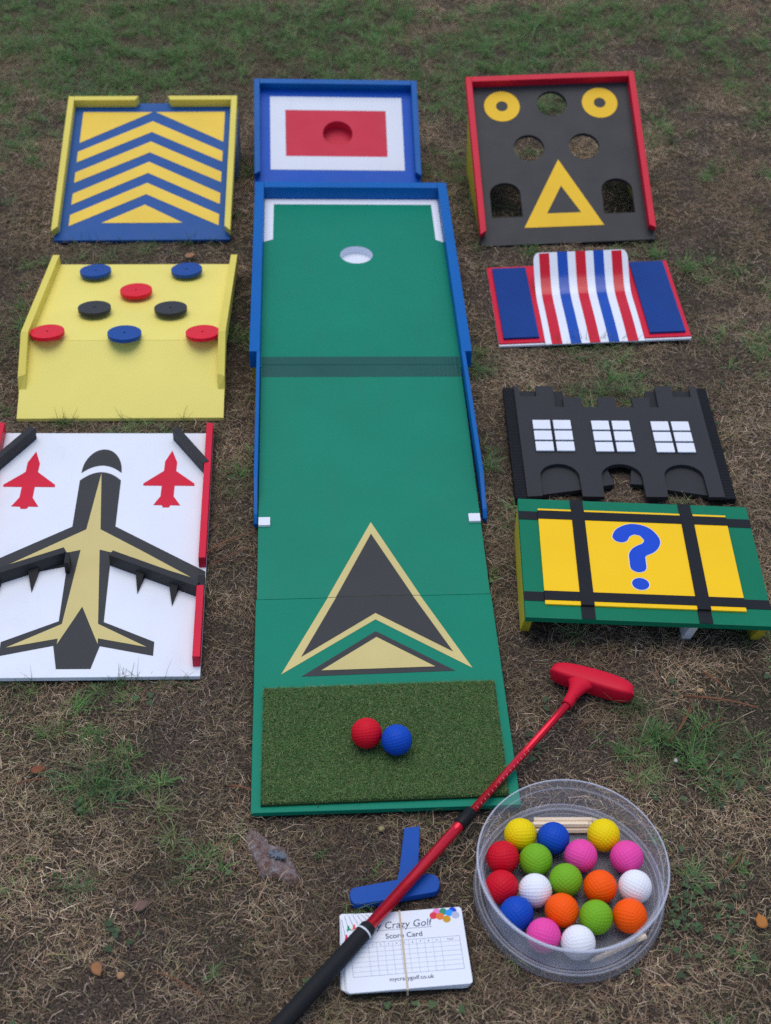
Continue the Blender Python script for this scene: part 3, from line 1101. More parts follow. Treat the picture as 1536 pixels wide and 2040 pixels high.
prof_full = prof
prof = prof_full[:-1] + [tuple(np.array(prof_full[-2]) * (1 - s) + np.array(prof_full[-1]) * s) for s in (0.0, 0.3, 0.5, 0.7, 0.85, 0.95, 1.0)][1:]
curve = sheet('curved_sheet', su[0], su[-1], 0.0, M['strip_white'], t, 0.0018, cut=True)
for i, mk in enumerate(cols_):
    if mk != 'strip_white':
        prof_keep = prof
        prof = prof[:-4] if i in (1, 9) else prof
        sheet('stripe', su[i], su[i + 1], 0.0006, M[mk], t, 0.0004)
        prof = prof_keep
box('sheet_prop', -0.08, 0.08, 0.196, 0.202, 0.0002, 0.028, M['white'], t)

# ------------------------------------------------------------------ castle
CS = frame(0.3894, 1.8454, 0.0187, 1.20, 0.48, -0.30)
for uvs in ((-0.18, 0.18, 0.075, 0.236), (-0.18, -0.0725, 0.236, 0.29), (0.0700, 0.18, 0.236, 0.29), (-0.18, -0.136, 0, 0.075), (-0.0705, -0.034, 0, 0.075), (0.033, 0.069, 0, 0.075), (0.135, 0.18, 0, 0.075),
            (-0.136, -0.07, 0.02, 0.075), (0.069, 0.136, 0.02, 0.075), (-0.035, -0.014, 0.037, 0.075), (0.0135, 0.034, 0.039, 0.075)):
    footprint(CS, *uvs, -0.018)
t = thing('castle_panel', 'dark grey castle front panel lying flat with battlements, white windows and arches', 'golf obstacle', CS)


def arch_path(u0, u1, vs, vt, n=14):
    cx, rx = (u0 + u1) / 2, (u1 - u0) / 2
    return [(cx - rx * math.cos(math.pi * i / n), vs + (vt - vs) * math.sin(math.pi * i / n)) for i in range(n + 1)]


plate = [(-0.160, 0.0), (-0.1352, 0.002)] + arch_path(-0.1350, -0.0703, 0.050, 0.082) + [(-0.0703, 0.0005), (-0.0352, 0.0)] + arch_path(-0.0338, 0.0330, 0.050, 0.082) + \
        [(0.0327, 0.0), (0.0688, 0.0)] + arch_path(0.0696, 0.1350, 0.050, 0.081) + [(0.1351, 0.0), (0.1610, 0.0)] + \
        [(0.1614, 0.2955), (0.1500, 0.2955), (0.1480, 0.2642), (0.1165, 0.2642), (0.1175, 0.2950), (0.0885, 0.2945), (0.0870, 0.2352), (0.0725, 0.2352), (0.0735, 0.2625), (0.0430, 0.2625), (0.0432, 0.2352),
         (0.0135, 0.2354), (0.0146, 0.2630), (-0.0165, 0.2630), (-0.0178, 0.2353), (-0.0458, 0.2353), (-0.0452, 0.2628), (-0.0768, 0.2628), (-0.0776, 0.2352), (-0.0925, 0.2352), (-0.0917, 0.2942),
         (-0.1222, 0.2948), (-0.1232, 0.2648), (-0.1508, 0.2645), (-0.1525, 0.2940), (-0.1607, 0.2945)]
prism('front_plate', plate, -0.0068, 0.0, M['castle'], t)
for (u0, u1) in ((-0.1792, -0.1605), (0.1616, 0.1792)):
    vs, fs = [], []
    nr = 78
    k = 0
    for i in range(nr):
        a = 0.0 + 0.2945 * i / nr
        b = 0.0 + 0.2945 * (i + 1) / nr
        for (w, nn) in ((a, -0.0040), (a + 0.0006, -0.0031), (b - 0.0010, -0.0031), (b - 0.0004, -0.0040)):
            vs += [(u0, w, nn), (u1, w, nn)]
    m = len(vs) // 2
    for i in range(m - 1):
        fs.append((2 * i, 2 * i + 1, 2 * i + 3, 2 * i + 2))
    b0 = len(vs)
    vs += [(u0, 0.0, -0.0155), (u1, 0.0, -0.0155), (u1, 0.2945, -0.0155), (u0, 0.2945, -0.0155)]
    fs += [(b0 + 3, b0 + 2, b0 + 1, b0), (b0, b0 + 1, 1, 0), (2 * m - 2, 2 * m - 1, b0 + 2, b0 + 3)]
    fs += [[b0] + [2 * i for i in range(m)] + [b0 + 3], [b0 + 2] + [2 * i + 1 for i in reversed(range(m))] + [b0 + 1]]
    obj('ribbed_edging', vs, fs, M['castle_edge'], t)
prism('tower_back', [(-0.158, 0.20), (-0.0735, 0.20), (-0.0735, 0.272), (-0.0755, 0.288), (-0.158, 0.288)], -0.0152, -0.0070, M['castle_low'], t)
prism('tower_back', [(0.0690, 0.20), (0.158, 0.20), (0.158, 0.290), (0.0715, 0.290), (0.0690, 0.268)], -0.0152, -0.0070, M['castle_low'], t)
prism('arch_panel', [(-0.1385, 0.0115), (-0.0675, 0.0255), (-0.0675, 0.095), (-0.1385, 0.095)], -0.0152, -0.0070, M['castle'], t)
prism('arch_panel', [(0.0665, 0.0265), (0.1385, 0.0110), (0.1385, 0.095), (0.0665, 0.095)], -0.0152, -0.0070, M['castle'], t)
prism('arch_panel', [(-0.0385, 0.0325), (-0.0136, 0.0387), (-0.0200, 0.0720), (-0.0270, 0.092), (-0.0385, 0.092)], -0.0152, -0.0070, M['castle'], t)
prism('arch_panel', [(0.0132, 0.0399), (0.0385, 0.0375), (0.0385, 0.092), (0.0260, 0.092), (0.0178, 0.0700)], -0.0152, -0.0070, M['castle'], t)
for (c0, c1) in ((-0.1362, -0.1012), (-0.0358, -0.0006), (0.0662, 0.1012)):
    wv0 = 0.1110 if c0 < 0.05 else 0.1100
    wv0 = 0.1128 - (c0 + 0.136) * 0.013
    w = prism('window', rect(c0 - 0.0008, c1 + 0.0308, wv0 - 0.0008, wv0 + 0.0838), 0.0001, 0.0006, M['castle_edge'], t)
    for cu in (c0, c1):
        for r_ in range(3):
            vv = wv0 + r_ * 0.0289
            box('pane', cu, cu + 0.0300, vv, vv + 0.0240, 0.0007, 0.0035, M['white'], w, 0.0005)

# ------------------------------------------------------------------ question-mark table
QF = frame(0.3845, 1.5269, 0.0559, -0.88, -0.86, -1.12)
footprint(QF, -0.182, 0.182, 0.0, 0.267, -0.030)
t = thing('question_table', 'low green and yellow board on legs with black bands and a blue question mark', 'golf obstacle', QF)
box('table_top', -0.1805, 0.1805, 0.0, 0.2660, -0.0095, 0.0, M['q_green'], t, 0.001)
box('yellow_panel', -0.1506, 0.1432, 0.0262, 0.2400, 0.0001, 0.0030, M['q_yellow'], t, 0.0006)


def band(name, horizontal, a0, a1, b0, b1, p0, p1, h):
    """tape over the panel: low on the green board, stepping up over the yellow panel"""
    st = [b0, p0 - 0.0006, p0 - 0.0001, p1 + 0.0001, p1 + 0.0006, b1]
    hh = [h, h, 0.003 + h, 0.003 + h, h, h]
    vs, fs = [], []
    for s, z in zip(st, hh):
        for a in (a0, a1):
            vs.append((s, a, z) if horizontal else (a, s, z))
    for i in range(5):
        q = (2 * i, 2 * i + 1, 2 * i + 3, 2 * i + 2)
        fs.append(q if not horizontal else q[::-1])
    o = obj(name, vs, fs, M['q_black'], t)
    md = o.modifiers.new('solid', 'SOLIDIFY')
    md.thickness = 0.0003
    md.offset = 0
    return o


band('black_band', True, 0.2152, 0.2350, -0.1806, 0.1806, -0.1506, 0.1432, 0.0005)
band('black_band', True, 0.0340, 0.0535, -0.1806, 0.1806, -0.1506, 0.1432, 0.0005)
band('black_band', False, -0.0987, -0.0786, 0.0, 0.2662, 0.0262, 0.2400, 0.0010)
band('black_band', False, 0.0712, 0.0912, 0.0, 0.2662, 0.0262, 0.2400, 0.0010)
qp = catmull([(-0.0268, 0.1790), (-0.0215, 0.1895), (-0.0070, 0.1980), (0.0100, 0.1940), (0.0195, 0.1800), (0.0205, 0.1690), (0.0140, 0.1570), (0.0010, 0.1480), (-0.0050, 0.1390), (-0.0058, 0.1280), (-0.0062, 0.1130)], 5)
prism('question_outline', stroke(qp, 0.0132), 0.0031, 0.0034, M['white'], t)
prism('question_mark', stroke(qp, 0.0123), 0.0035, 0.0038, M['q_blue'], t)
prism('question_outline', circle(-0.0066, 0.0755, 0.0138, 32), 0.0031, 0.0034, M['white'], t)
prism('question_dot', circle(-0.0066, 0.0755, 0.0127, 32), 0.0035, 0.0038, M['q_blue'], t)


def tleg(name, u0, u1, v0, v1, mat, slant):
    """leg board under the table: wide at the top, foot drawn back"""
    zb = -0.0559 + 0.0008
    p = [(u0 + slant, v0 + 0.02, zb), (u1 + slant * 0.6, v0 + 0.02, zb), (u1 + slant * 0.6, v1 - 0.02, zb), (u0 + slant, v1 - 0.02, zb),
         (u0, v0, -0.0097), (u1, v0, -0.0097), (u1, v1, -0.0097), (u0, v1, -0.0097)]
    hexa(name, p, mat, t)


tleg('table_leg', -0.1803, -0.1680, 0.006, 0.262, M['leg_yellow'], -0.0022)
tleg('table_leg', 0.1620, 0.1745, 0.006, 0.255, M['leg_yellow'], -0.004)
tleg('table_leg', 0.0600, 0.0720, 0.002, 0.250, M['white'], -0.004)

# ------------------------------------------------------------------ balls
def ball_mesh(rad=0.0209, n=42, rows=7):
    vs, fs = [], []
    idx = {}

    def add(p):
        k = tuple(round(c, 6) for c in p)
        if k not in idx:
            idx[k] = len(vs)
            vs.append(p)
        return idx[k]
    axes = [(Vector((1, 0, 0)), Vector((0, 1, 0)), Vector((0, 0, 1))), (Vector((0, 1, 0)), Vector((0, 0, 1)), Vector((1, 0, 0))), (Vector((0, 0, 1)), Vector((1, 0, 0)), Vector((0, 1, 0)))]
    for A, B, C in axes:
        for s in (1, -1):
            grid = []
            for i in range(n + 1):
                row = []
                for j in range(n + 1):
                    a, b = (i / n * 2 - 1), (j / n * 2 - 1)
                    d = (A * math.tan(a * math.pi / 4) + B * math.tan(b * math.pi / 4) + C * s).normalized()
                    w = (math.sin(math.pi * rows * i / n) * math.sin(math.pi * rows * j / n)) ** 2
                    row.append(add(tuple(d * (rad - 0.00062 * w))))
                grid.append(row)
            for i in range(n):
                for j in range(n):
                    q = (grid[i][j], grid[i + 1][j], grid[i + 1][j + 1], grid[i][j + 1])
                    fs.append(q if s > 0 else q[::-1])
    me = bpy.data.meshes.new('golf_ball')
    me.from_pydata(vs, [], fs)
    me.polygons.foreach_set('use_smooth', [True] * len(me.polygons))
    me.materials.append(None)
    me.update()
    return me


BALL = ball_mesh()
BC = dict(red=(204, 14, 38), blue=(16, 72, 178), yellow=(236, 206, 4), green=(116, 172, 34), pink=(232, 74, 160), orange=(250, 88, 4), white=(232, 233, 238))
BM = {k: paint('foam_' + k, v, 0.5, 0.02, 0.25, 50) for k, v in BC.items()}


def ball(x, y, z, c, label, group):
    o = bpy.data.objects.new('golf_ball', BALL)
    col.objects.link(o)
    o.material_slots[0].link = 'OBJECT'
    o.material_slots[0].material = BM[c]
    o.location = (x, y, z)
    o.rotation_euler = [random.uniform(0, 6.28) for _ in range(3)]
    tag(o, label, 'ball', group)


for (bu, bv, c, lb) in ((-0.0221, 0.1030, 'red', 'red dimpled ball on the turf mat touching a blue ball'), (0.0180, 0.0897, 'blue', 'blue dimpled ball on the turf mat touching a red ball')):
    p = LANE @ Vector((bu, bv, 0))
    ball(p.x, p.y, 0.0395, c, lb, 'balls on the turf mat')
TUBC = (0.236, 1.104)
BALLS = [(0.1762, 1.1708, 'yellow', 'yellow dimpled ball in the tub touching a blue and a red ball'), (0.2188, 1.1653, 'blue', 'blue dimpled ball in the tub lying against the wooden pencils'),
         (0.2852, 1.1717, 'yellow', 'yellow dimpled ball in the tub behind two pink balls'), (0.1514, 1.1343, 'red', 'red dimpled ball in the tub touching a yellow and a green ball'),
         (0.1938, 1.131, 'green', 'lime green dimpled ball in the tub touching yellow, red and blue balls'), (0.2524, 1.1384, 'pink', 'pink dimpled ball in the tub between the blue and yellow balls'),
         (0.3116, 1.1374, 'pink', 'pink dimpled ball in the tub between a yellow and a white ball'), (0.1478, 1.0898, 'red', 'red dimpled ball in the tub between a white ball and a blue ball'),
         (0.19, 1.085, 'white', 'white dimpled ball in the tub ringed by red, blue, green and orange balls'), (0.2299, 1.1009, 'green', 'lime green dimpled ball at the middle of the tub'),
         (0.2727, 1.0915, 'orange', 'orange dimpled ball in the tub beside the middle green ball and a pink ball'), (0.3172, 1.0926, 'white', 'white dimpled ball in the tub between a pink and an orange ball'),
         (0.1647, 1.0509, 'blue', 'blue dimpled ball in the tub between red, white and pink balls'), (0.2213, 1.0562, 'orange', 'orange dimpled ball in the tub touching white and pink balls'),
         (0.2632, 1.0471, 'green', 'lime green dimpled ball in the tub between three orange balls'), (0.3056, 1.0497, 'orange', 'orange dimpled ball in the tub below a white ball, against the wall'),
         (0.1959, 1.02, 'pink', 'pink dimpled ball in the tub between blue, orange and white balls'), (0.2379, 1.0105, 'white', 'white dimpled ball in the tub beside a lone pencil')]
for x, y, c, lb in BALLS:
    ball(TUBC[0] + (x - TUBC[0]) * 0.977, TUBC[1] + (y - TUBC[1]) * 0.977, 0.0300, c, lb, 'balls in the clear tub')

# ------------------------------------------------------------------ clear tub and its lid
TB = frame(TUBC[0], TUBC[1], 0.0, 0)
tub = thing('plastic_tub', 'round clear plastic tub full of coloured balls', 'tub', TB)
SX, SY = 0.945, 1.015
wall = [(0.0, 0.0072), (0.104, 0.0072), (0.1125, 0.0078), (0.1142, 0.0100), (0.1172, 0.0540), (0.1180, 0.0552), (0.1190, 0.0556), (0.1225, 0.0600), (0.1243, 0.0655), (0.1238, 0.0662),
        (0.1218, 0.0655), (0.1195, 0.0580), (0.1162, 0.0560), (0.1132, 0.0105), (0.1115, 0.0092), (0.104, 0.0086), (0.0, 0.0086)]
lathe('tub_wall', wall, M['plastic'], tub, n=128, sx=SX, sy=SY)
lathe('rim', [(0.1228, 0.0664), (0.1246, 0.0664), (0.1256, 0.0645), (0.1250, 0.0620), (0.1243, 0.0640)], M['plastic_rim'], tub, n=128, sx=SX, sy=SY, closed=True)
for rr, zz in ((0.1186, 0.0553), (0.1130, 0.0098)):      # moulded ridges
    lathe('ridge', [(rr - 0.0006, zz - 0.0006), (rr + 0.0007, zz - 0.0006), (rr + 0.0007, zz + 0.0006), (rr - 0.0006, zz + 0.0006)], M['plastic_ridge'], tub, n=128, sx=SX, sy=SY, closed=True)
lid = thing('tub_lid', 'clear plastic lid placed upside down under the tub of balls', 'lid', TB)
lp = [(0.0, 0.0030), (0.112, 0.0030), (0.1155, 0.0040), (0.1168, 0.0120), (0.1185, 0.0130), (0.1200, 0.0095), (0.1210, 0.0092), (0.1225, 0.0145), (0.1250, 0.0145), (0.1264, 0.0120), (0.1268, 0.0020), (0.1254, 0.0020),
      (0.1250, 0.0110), (0.1232, 0.0132), (0.1216, 0.0078), (0.1194, 0.0082), (0.1180, 0.0115), (0.1174, 0.0030), (0.112, 0.0018), (0.0, 0.0018)]
lathe('lid_disc', lp, M['plastic'], lid, n=128, sx=SX, sy=SY)
for rr, zz in ((0.1238, 0.0148), (0.1184, 0.0131)):
    lathe('lid_ridge', [(rr - 0.0010, zz - 0.0004), (rr + 0.0010, zz - 0.0004), (rr + 0.0008, zz + 0.0006), (rr - 0.0008, zz + 0.0006)], M['plastic_ridge'], lid, n=128, sx=SX, sy=SY, closed=True)
ELL = (TUBC[0], TUBC[1], 0.1185, 0.1275)


def pencil(a, b, rad, label):
    a, b = Vector(a), Vector(b)
    d = (b - a)
    l = d.length
    o = thing('pencil', label, 'pencil', None, 'wooden pencils in the tub')
    o.matrix_world = Matrix.Translation(a) @ d.to_track_quat('X', 'Z').to_matrix().to_4x4()
    tube('shaft', [(0, 0, 0), (l * 0.86, 0, 0)], rad, M['wood'], o, n=6, smooth=False)
    tube('tip', [(l * 0.86, 0, 0), (l * 0.965, 0, 0)], [rad * 0.97, 0.0011], M['wood'], o, n=10)
    tube('lead', [(l * 0.962, 0, 0), (l, 0, 0)], [0.00105, 0.0003], M['lead'], o, n=8)


pencil((0.1985, 1.2052, 0.0124), (0.2860, 1.2070, 0.0124), 0.0041, 'wooden pencil by the tub wall, furthest from the balls')
pencil((0.1935, 1.1972, 0.0124), (0.2800, 1.1990, 0.0124), 0.0041, 'wooden pencil second from the tub wall')
pencil((0.1975, 1.1892, 0.0124), (0.2840, 1.1912, 0.0124), 0.0041, 'wooden pencil lying next to the blue ball')
pencil((0.1965, 1.1936, 0.0186), (0.2790, 1.1952, 0.0186), 0.0041, 'wooden pencil lying on top of the others')
pencil((0.3220, 1.0290, 0.0215), (0.2500, 0.9965, 0.0125), 0.0035, 'lone wooden pencil beside the white ball by the tub wall')

# ------------------------------------------------------------------ putter
PZ = 0.0272
pA, pB = Vector((0.2606, 1.3981, PZ)), Vector((-0.1104, 0.9042, PZ - 0.0006))
pd = (pB - pA).normalized()
PF = Matrix.Translation((pA.x, pA.y, 0))
put = thing('putter', 'red metal mini golf putter with red rubber head and black grip', 'putter', PF)


def pl(s, dz=0):
    p = pA + pd * s - Vector((pA.x, pA.y, 0))
    return (p.x, p.y, p.z + dz)


tube('lower_shaft', [pl(-0.012), pl(0.245)], 0.0053, M['anod'], put, n=24)
tube('upper_shaft', [pl(0.262), pl(0.283), pl(0.2835), pl(0.475)], [0.0071, 0.0071, 0.0074, 0.0074], M['anod'], put, n=24)
tube('collar', [pl(0.239), pl(0.241), pl(0.266), pl(0.268)], [0.0080, 0.0087, 0.0087, 0.0080], M['collar'], put, n=24)
gpts, grad = [], []
for i in range(70):
    s = 0.455 + 0.27 * i / 69
    gpts.append(pl(s))
    grad.append(0.0098 + 0.0022 * i / 69 + (0.00022 if i % 2 else 0))
grad[0] = 0.0082
grad[-1] = 0.0085
tube('grip', gpts, grad, M['rubber'], put, n=28)
tube('grip_ring', [pl(0.4655), pl(0.4680)], [0.01035, 0.01035], M['ring'], put, n=28)
# ruler ticks along the lower shaft: too small to pick apart
tv, tf = [], []
for i in range(15):
    s = 0.112 + 0.0085 * i
    c0 = Vector(pl(s))
    side = pd.cross(Vector((0, 0, 1))).normalized()
    for w0, w1, sg in ((0.30, 0.70, -1),):
        for k in range(4):
            a = sg * (w0 + (w1 - w0) * k / 3) * math.pi / 2
            nrm = side * math.sin(a) + Vector((0, 0, 1)) * math.cos(a)
            for e in (-0.0004, 0.0004):
                tv.append(tuple(c0 + nrm * 0.00542 + pd * e))
        b0 = len(tv) - 8
        for k in range(3):
            tf.append((b0 + 2 * k, b0 + 2 * k + 1, b0 + 2 * k + 3, b0 + 2 * k + 2))
obj('ruler_ticks', tv, tf, M['tick'], put, kind='stuff')
# head: tapered two-way bar with a neck
hc = Vector((0.2955, 1.4415, 0)) - Vector((pA.x, pA.y, 0))
ax = Vector((0.1150, -0.0440, 0)).normalized()
ay = Vector((-ax.y, ax.x, 0))
outl = []
for i in range(41):
    t_ = -1 + 2 * i / 40
    outl.append(t_)
hv, hf = [], []
rings = 33
for i in range(rings):
    t_ = -1 + 2 * i / (rings - 1)
    e = (1 - abs(t_) ** 6) ** 0.45 if abs(t_) < 1 else 0.0
    hx = 0.0615 * t_
    half = (0.0152 + 0.0010 * t_ - 0.0035 * abs(t_) ** 2) * max(e, 0.02)
    bow = 0.0055 * (1 - t_ * t_)
    zt, zb = 0.0178 + 0.0150 * max(e, 0.02) ** 0.6, 0.0178 - 0.0145 * max(e, 0.02) ** 0.6
    sec = []
    for k in range(20):
        a = 2 * math.pi * k / 20
        ca, sa = math.cos(a), math.sin(a)
        sq = lambda q: math.copysign(abs(q) ** 0.38, q)
        yy = half * sq(ca) + bow * 0.5
        zz = (zt + zb) / 2 + (zt - zb) / 2 * sq(sa)
        sec.append(hc + ax * hx + ay * yy + Vector((0, 0, zz)))
    hv += sec
for i in range(rings - 1):
    for k in range(20):
        k2 = (k + 1) % 20
        hf.append((i * 20 + k, i * 20 + k2, (i + 1) * 20 + k2, (i + 1) * 20 + k))
hf.append(tuple(range(20)))
hf.append(tuple(reversed(range((rings - 1) * 20, rings * 20))))
obj('head', [tuple(q) for q in hv], [f[::-1] for f in hf], M['head_red'], put, smooth=True)
nv, nf = [], []
tgt = hc - ay * 0.002 - ax * 0.013 + Vector((0, 0, 0.0205))
src = Vector(pl(0.010))
sd = pd.cross(Vector((0, 0, 1))).normalized()
for i in range(13):
    t_ = i / 12
    c0 = src.lerp(tgt, t_)
    wid = 0.0078 + 0.0015 * t_ + 0.020 * t_ ** 4
    ht = 0.0078 + 0.0035 * t_
    dirv = (sd * (1 - t_) + (-ax) * t_).normalized()
    for k in range(16):
        a = 2 * math.pi * k / 16
        nv.append(tuple(c0 + dirv * math.cos(a) * wid + Vector((0, 0, 1)) * math.sin(a) * ht))
for i in range(12):
    for k in range(16):
        k2 = (k + 1) % 16
        nf.append((i * 16 + k, i * 16 + k2, (i + 1) * 16 + k2, (i + 1) * 16 + k))
nf.append(tuple(range(16)))
obj('neck', nv, nf, M['head_red'], put, smooth=True)

# ------------------------------------------------------------------ blue T block
TT = frame(0.0, 0.0, 0.0)
tpts = [(0.0297, 1.1886), (0.0235, 1.1250), (0.0209, 1.1095), (-0.0300, 1.0975), (-0.0345, 1.0960), (-0.0375, 1.0925), (-0.0382, 1.0860), (-0.0365, 1.0780), (-0.0325, 1.0735), (-0.0277, 1.0722),
        (0.0660, 1.0916), (0.0700, 1.0935), (0.0728, 1.0975), (0.0738, 1.1050), (0.0725, 1.1120), (0.0690, 1.1165), (0.0628, 1.1188), (0.0570, 1.1182), (0.0462, 1.1158), (0.0475, 1.1330), (0.0499, 1.1917)]
tb_ = prism('tee_block', [(a - 0.02, b - 1.11) for a, b in tpts], 0.0045, 0.0150, M['t_blue'], None, 0.0007)
tb_.location = (0.02, 1.11, 0.0)
tag(tb_, 'flat blue T-shaped block on the soil under the putter shaft', 'block')
footprint(TT, -0.0382, 0.0738, 1.082, 1.112, 0.0)
footprint(TT, 0.026, 0.047, 1.10, 1.19, 0.0)

# ------------------------------------------------------------------ score cards
cards = [(0.0265, 1.0150, 2.6), (0.0295, 1.0130, 4.2), (0.0275, 1.0140, 3.4), (0.0300, 1.0120, 5.4), (0.0305, 1.0118, 5.0), (0.0300, 1.0112, 5.6), (0.0308, 1.0110, 5.9), (0.0312, 1.0106, 6.1)]
CZ = 0.0040
for i, (cx, cy, cyaw) in enumerate(cards):
    top = i == len(cards) - 1
    z1 = CZ + 0.00135 * (i + 1)
    c = thing('score_card', '', 'card', frame(cx, cy, 0, cyaw), 'stacked score cards')
    lab = ['lowest white card of the banded stack, corner peeking out', 'second white card from the bottom of the banded stack', 'third white card from the bottom of the banded stack',
           'fourth white card from the bottom of the banded stack', 'fifth white card from the bottom of the banded stack', 'third white card from the top of the banded stack',
           'white card directly under the printed top score card', 'printed top score card with empty score table and small ball pictures'][i]
    c['label'] = lab
    prism('sheet', rrect(-0.0745, 0.0745, -0.0530, 0.0530, 0.0042), z1 - 0.00115, z1, M['card'], c)
CTOP = z1 + 0.00005
PH = 0.00004
text_mesh('title_lettering', 'My Crazy Golf', 0.0142, M['ink'], c, (-0.0040, 0.0300, CTOP), shear=0.18, extrude=PH, sx=0.92)
box('title_underline', -0.0440, 0.0350, 0.0280, 0.0284, z1 + 0.00001, z1 + 0.0001, M['ink'], c, 0)
text_mesh('subtitle_lettering', 'Score Card', 0.0098, M['ink'], c, (0.0, 0.0162, CTOP), extrude=PH, bold=0.0001)
text_mesh('web_lettering', 'mycrazygolf.co.uk', 0.0074, M['ink'], c, (0.003, -0.0415, CTOP), extrude=PH, bold=0.00008)
lv, lf = [], []


def line(u0, v0, u1, v1, w=0.0002):
    dx, dy = u1 - u0, v1 - v0
    l = math.hypot(dx, dy)
    nx, ny = -dy / l * w / 2, dx / l * w / 2
    b0 = len(lv)
    lv.extend([(u0 - nx, v0 - ny, CTOP), (u1 - nx, v1 - ny, CTOP), (u1 + nx, v1 + ny, CTOP), (u0 + nx, v0 + ny, CTOP)])
    lf.append((b0, b0 + 1, b0 + 2, b0 + 3))


TU0, TU1, TV0, TV1 = -0.0660, 0.0670, -0.0325, 0.0125
for i in range(8):
    vv = TV1 + (TV0 - TV1) * i / 7
    line(TU0, vv, TU1, vv, 0.00045 if i in (0, 7) else 0.00028)
cu = [TU0] + [-0.0443 + 0.00975 * i for i in range(10)] + [TU1]
for k, uu in enumerate(cu):
    line(uu, TV0, uu, TV1, 0.00045 if k in (0, 11) else 0.00028)
obj('score_table', lv, lf, M['ink_light'], c)
for i in range(9):
    text_mesh('hole_number', str(i + 1), 0.0036, M['ink'], c, (-0.0443 + 0.00975 * (i + 0.5), TV1 - 0.0047, CTOP), extrude=PH)
text_mesh('total_lettering', 'Total', 0.0036, M['ink'], c, (0.0552, TV1 - 0.0047, CTOP), extrude=PH)
for k, (uu, vv, rgb) in enumerate([(0.0435, 0.0480, (226, 130, 190)), (0.0515, 0.0478, (60, 140, 110)), (0.0632, 0.0482, (20, 70, 190)), (0.0589, 0.0455, (50, 150, 235)), (0.0391, 0.0432, (215, 60, 75)), (0.0468, 0.0415, (224, 120, 60)),
                                   (0.0660, 0.0418, (176, 180, 205)), (0.0546, 0.0370, (200, 150, 40))]):
    prism('ball_picture', circle(uu, vv, 0.0049, 24), z1 + 0.00002 + k * 0.00003, z1 + 0.00005 + k * 0.00003, paint('print_%d' % k, rgb, 0.55, 0.02), c)
lv, lf = [], []
for k in range(6):
    line(-0.0700 + 0.0052 * k, 0.0525, -0.0670 + 0.0062 * k, 0.0370 + 0.0015 * k, 0.0005)
line(-0.0738, 0.0480, -0.0712, 0.0250, 0.0005)
obj('tee_stem_picture', lv, lf, M['ink'], c)
for k, (uu, vv, rgb) in enumerate([(-0.0665, 0.0350, (40, 140, 100)), (-0.0595, 0.0360, (220, 90, 80)), (-0.0700, 0.0225, (205, 50, 80))]):
    prism('tee_picture', [(uu - 0.0010, vv + 0.0035), (uu + 0.0012, vv + 0.0035), (uu + 0.0016, vv - 0.0002), (uu + 0.0050, vv - 0.0040), (uu + 0.0010, vv - 0.0030), (uu - 0.0026, vv - 0.0048), (uu - 0.0014, vv - 0.0004)],
          z1 + 0.00002, z1 + 0.00006, paint('tee_print_%d' % k, rgb, 0.55, 0.02), c)
CF = frame(0.0312, 1.0106, 0, 6.1)
bv, bf = [], []
loop = [(-0.0556, 0.0033), (-0.0552, z1 + 0.0007), (-0.0530, z1 + 0.0010), (0.0530, z1 + 0.0010), (0.0545, z1 + 0.0006), (0.0550, 0.0033)]
for (w, zz) in loop:
    uu = -0.0028 + 0.0006 * w / 0.05
    for a, h in ((-0.0011, 0), (0.0011, 0), (0.0011, -0.0005), (-0.0011, -0.0005)):
        bv.append((uu + a, w + (0.0 if abs(w) < 0.0535 else h * (1 if w > 0 else -1)), zz + (h if abs(w) < 0.0535 else 0)))
nl = len(loop)
for i in range(nl):
    j = (i + 1) % nl
    for k in range(4):
        k2 = (k + 1) % 4
        bf.append((i * 4 + k, i * 4 + k2, j * 4 + k2, j * 4 + k))
rb = obj('rubber_band', bv, bf, M['band'])
rb.matrix_world = CF
tag(rb, 'thin beige rubber band round the stack of score cards', 'rubber band')
footprint(CF, -0.076, 0.076, -0.054, 0.054, 0.0)

